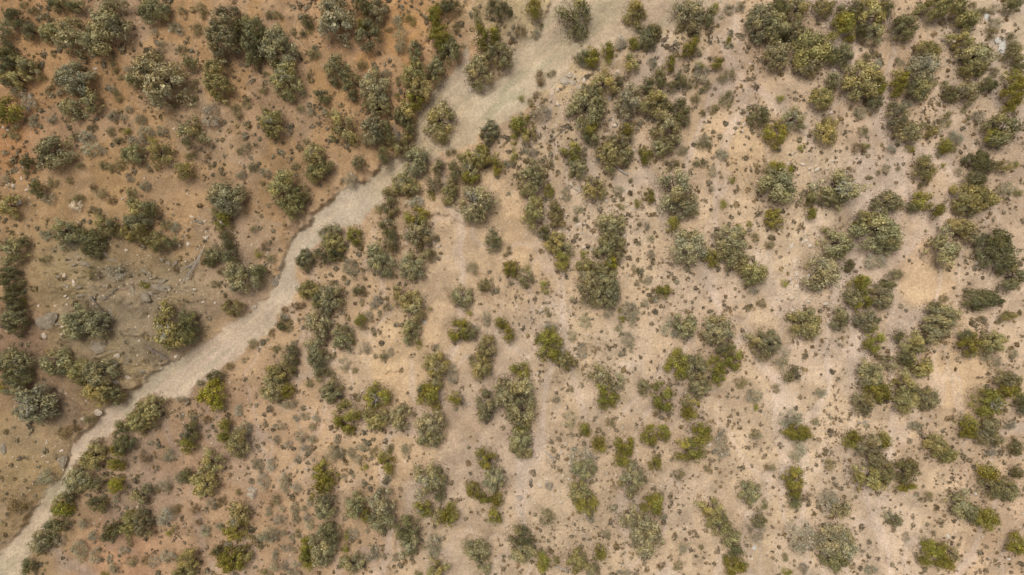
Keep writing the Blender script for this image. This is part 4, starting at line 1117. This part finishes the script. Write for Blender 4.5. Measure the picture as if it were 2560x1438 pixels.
for q, ln in enumerate(LEDGES):
    for (ax, ay), (cx, cy) in zip(ln[:-1], ln[1:]):
        for t in (0.3, 0.75):
            px, py = ax + (cx - ax) * t + rng.normal() * 2, ay + (cy - ay) * t - 3 + rng.normal() * 2
            x, y = m(px, py)
            o = link("rock_ledge", RK['g'][int(rng.integers(4))])
            L = rng.uniform(0.4, 0.8)
            o.location = (float(x), float(y), float(ground_z(x, y)[0]) + 0.02)
            o.scale = (L, L * rng.uniform(.3, .55), rng.uniform(.18, .4))
            o.rotation_euler = (rng.uniform(-.15, .15), rng.uniform(-.15, .15), math.atan2(-(cy - ay), cx - ax) + rng.normal() * 0.15)
            tag(o, "thin grey rock ledge along the broken layers of the rocky slope", "rock ledge", "rock ledges on the rocky slope")


# ------------------------------------------------------------------ fallen and dead wood
def dead_wood(name, label, a, b, r, nbr, blen, spread=0.7, mat=None, lift=0.12, cat="dead branch"):
    """a bare stem lying from a to b (survey pixels) with side branches"""
    (ax, ay), (bx2, by2) = np.array(m(*a)), np.array(m(*b))
    mid = (ax + bx2) / 2, (ay + by2) / 2
    z = float(ground_z(mid[0], mid[1])[0])
    A, B = np.array([ax - mid[0], ay - mid[1], lift]), np.array([bx2 - mid[0], by2 - mid[1], lift * 1.6])
    M_ = (A + B) / 2 + np.array([0.05 * rng.normal(), 0.05 * rng.normal(), 0.05])
    parts = [tube([A, M_, B], r, r * 0.45, 6)]
    ax_ = unit(B - A)
    for _ in range(nbr):
        t = rng.uniform(0.15, 1.0)
        s = A + (B - A) * t
        d = unit(ax_ * rng.uniform(0.3, 1.0) + spread * np.array([rng.normal(), rng.normal(), abs(rng.normal()) * 0.6]))
        l = blen * rng.uniform(0.4, 1.1)
        e = s + d * l
        parts.append(tube([s, (s + e) / 2 + 0.06 * rng.normal(size=3), e], r * 0.45, r * 0.18, 4))
    V, Fc = join(parts)
    me = poly_mesh(name, V, Fc)
    me.materials.append(mat or M_DEAD)
    o = link(name, me)
    o.location = (mid[0], mid[1], z)
    tag(o, label, cat, "dead wood lying on the ground")
    return o


dead_wood("dead_branch", "fan of bare grey branches fallen below the dark trees", (508, 622), (480, 675), .06, 16, 2.0, 0.28, lift=.3)
dead_wood("fallen_log", "grey fallen trunk with broken branches above the wash bank", (363, 864), (428, 902), .09, 16, .9, 0.6, M_LOG, .2, "log")
dead_wood("fallen_log", "dark fallen log lying across the ledges", (228, 741), (262, 783), .09, 8, .5, 0.5, M_LOG, .2, "log")
dead_wood("fallen_log", "thin forked log at the head of the rocky slope", (292, 720), (263, 746), .07, 4, .6, 0.4, M_LOG, .15, "log")
dead_wood("dead_branch", "bleached forked twig on the slope above the ledges", (447, 645), (436, 661), .05, 5, .5, 0.6)
dead_wood("dead_branch", "pair of bare grey branches on pale soil below a dark sagebrush", (1422, 310), (1362, 330), .035, 9, 1.0, 0.5, M_LOG)
dead_wood("dead_branch", "long thin brown branch lying below the bare grey branches", (1418, 318), (1366, 360), .05, 3, .6, 0.3, M_LOG)
dead_wood("dead_tree", "small dead leafless tree beside a bright green juniper", (1152, 985), (1164, 1008), .05, 16, .9, 0.9, M_LOG, .5, "dead tree")
dead_wood("dead_tree", "grey leafless tree tangled among trees at the wash bend", (988, 318), (1004, 356), .05, 26, 0.9, 0.8, M_LOG, 1.4, "dead tree")
dead_wood("fallen_log", "short pale log below an olive tree", (1547, 424), (1571, 438), .10, 2, .4, 0.4, M_DEAD, .12, "log")
dead_wood("dead_branch", "dark stick poking out of a sparse grey shrub", (1084, 1352), (1117, 1331), .06, 5, .5, 0.6, M_LOG, .5)
dead_wood("dead_branch", "thin stick lying beside a round grey-green tree", (1638, 500), (1645, 532), .035, 2, .4, 0.3, M_LOG)
dead_wood("dead_branch", "thin pale stick below a pair of trees", (2142, 1055), (2176, 1052), .05, 3, .5, 0.3, M_DEAD)
dead_wood("dead_branch", "small dead shrub skeleton on open pale soil", (1641, 930), (1644, 912), .04, 8, .6, 0.9, M_LOG, .2)
dead_wood("dead_branch", "whitish twigs beside a bare olive bush on the orange slope", (792, 290), (812, 302), .04, 4, .7, 0.5, M_LOG)
dead_wood("dead_branch", "dark stick trailing below a dark grey-green tree", (1824, 675), (1810, 695), .05, 2, .5, 0.3, M_LOG)
dead_wood("dead_branch", "pale curved branch against an olive tree at the bottom edge", (1390, 1414), (1422, 1422), .05, 6, .8, 0.6, M_DEAD, .4)
dead_wood("dead_branch", "grey dead brush on bare soil near the bottom", (1365, 1130), (1385, 1142), .04, 14, .6, 0.9, M_DEAD, .2)
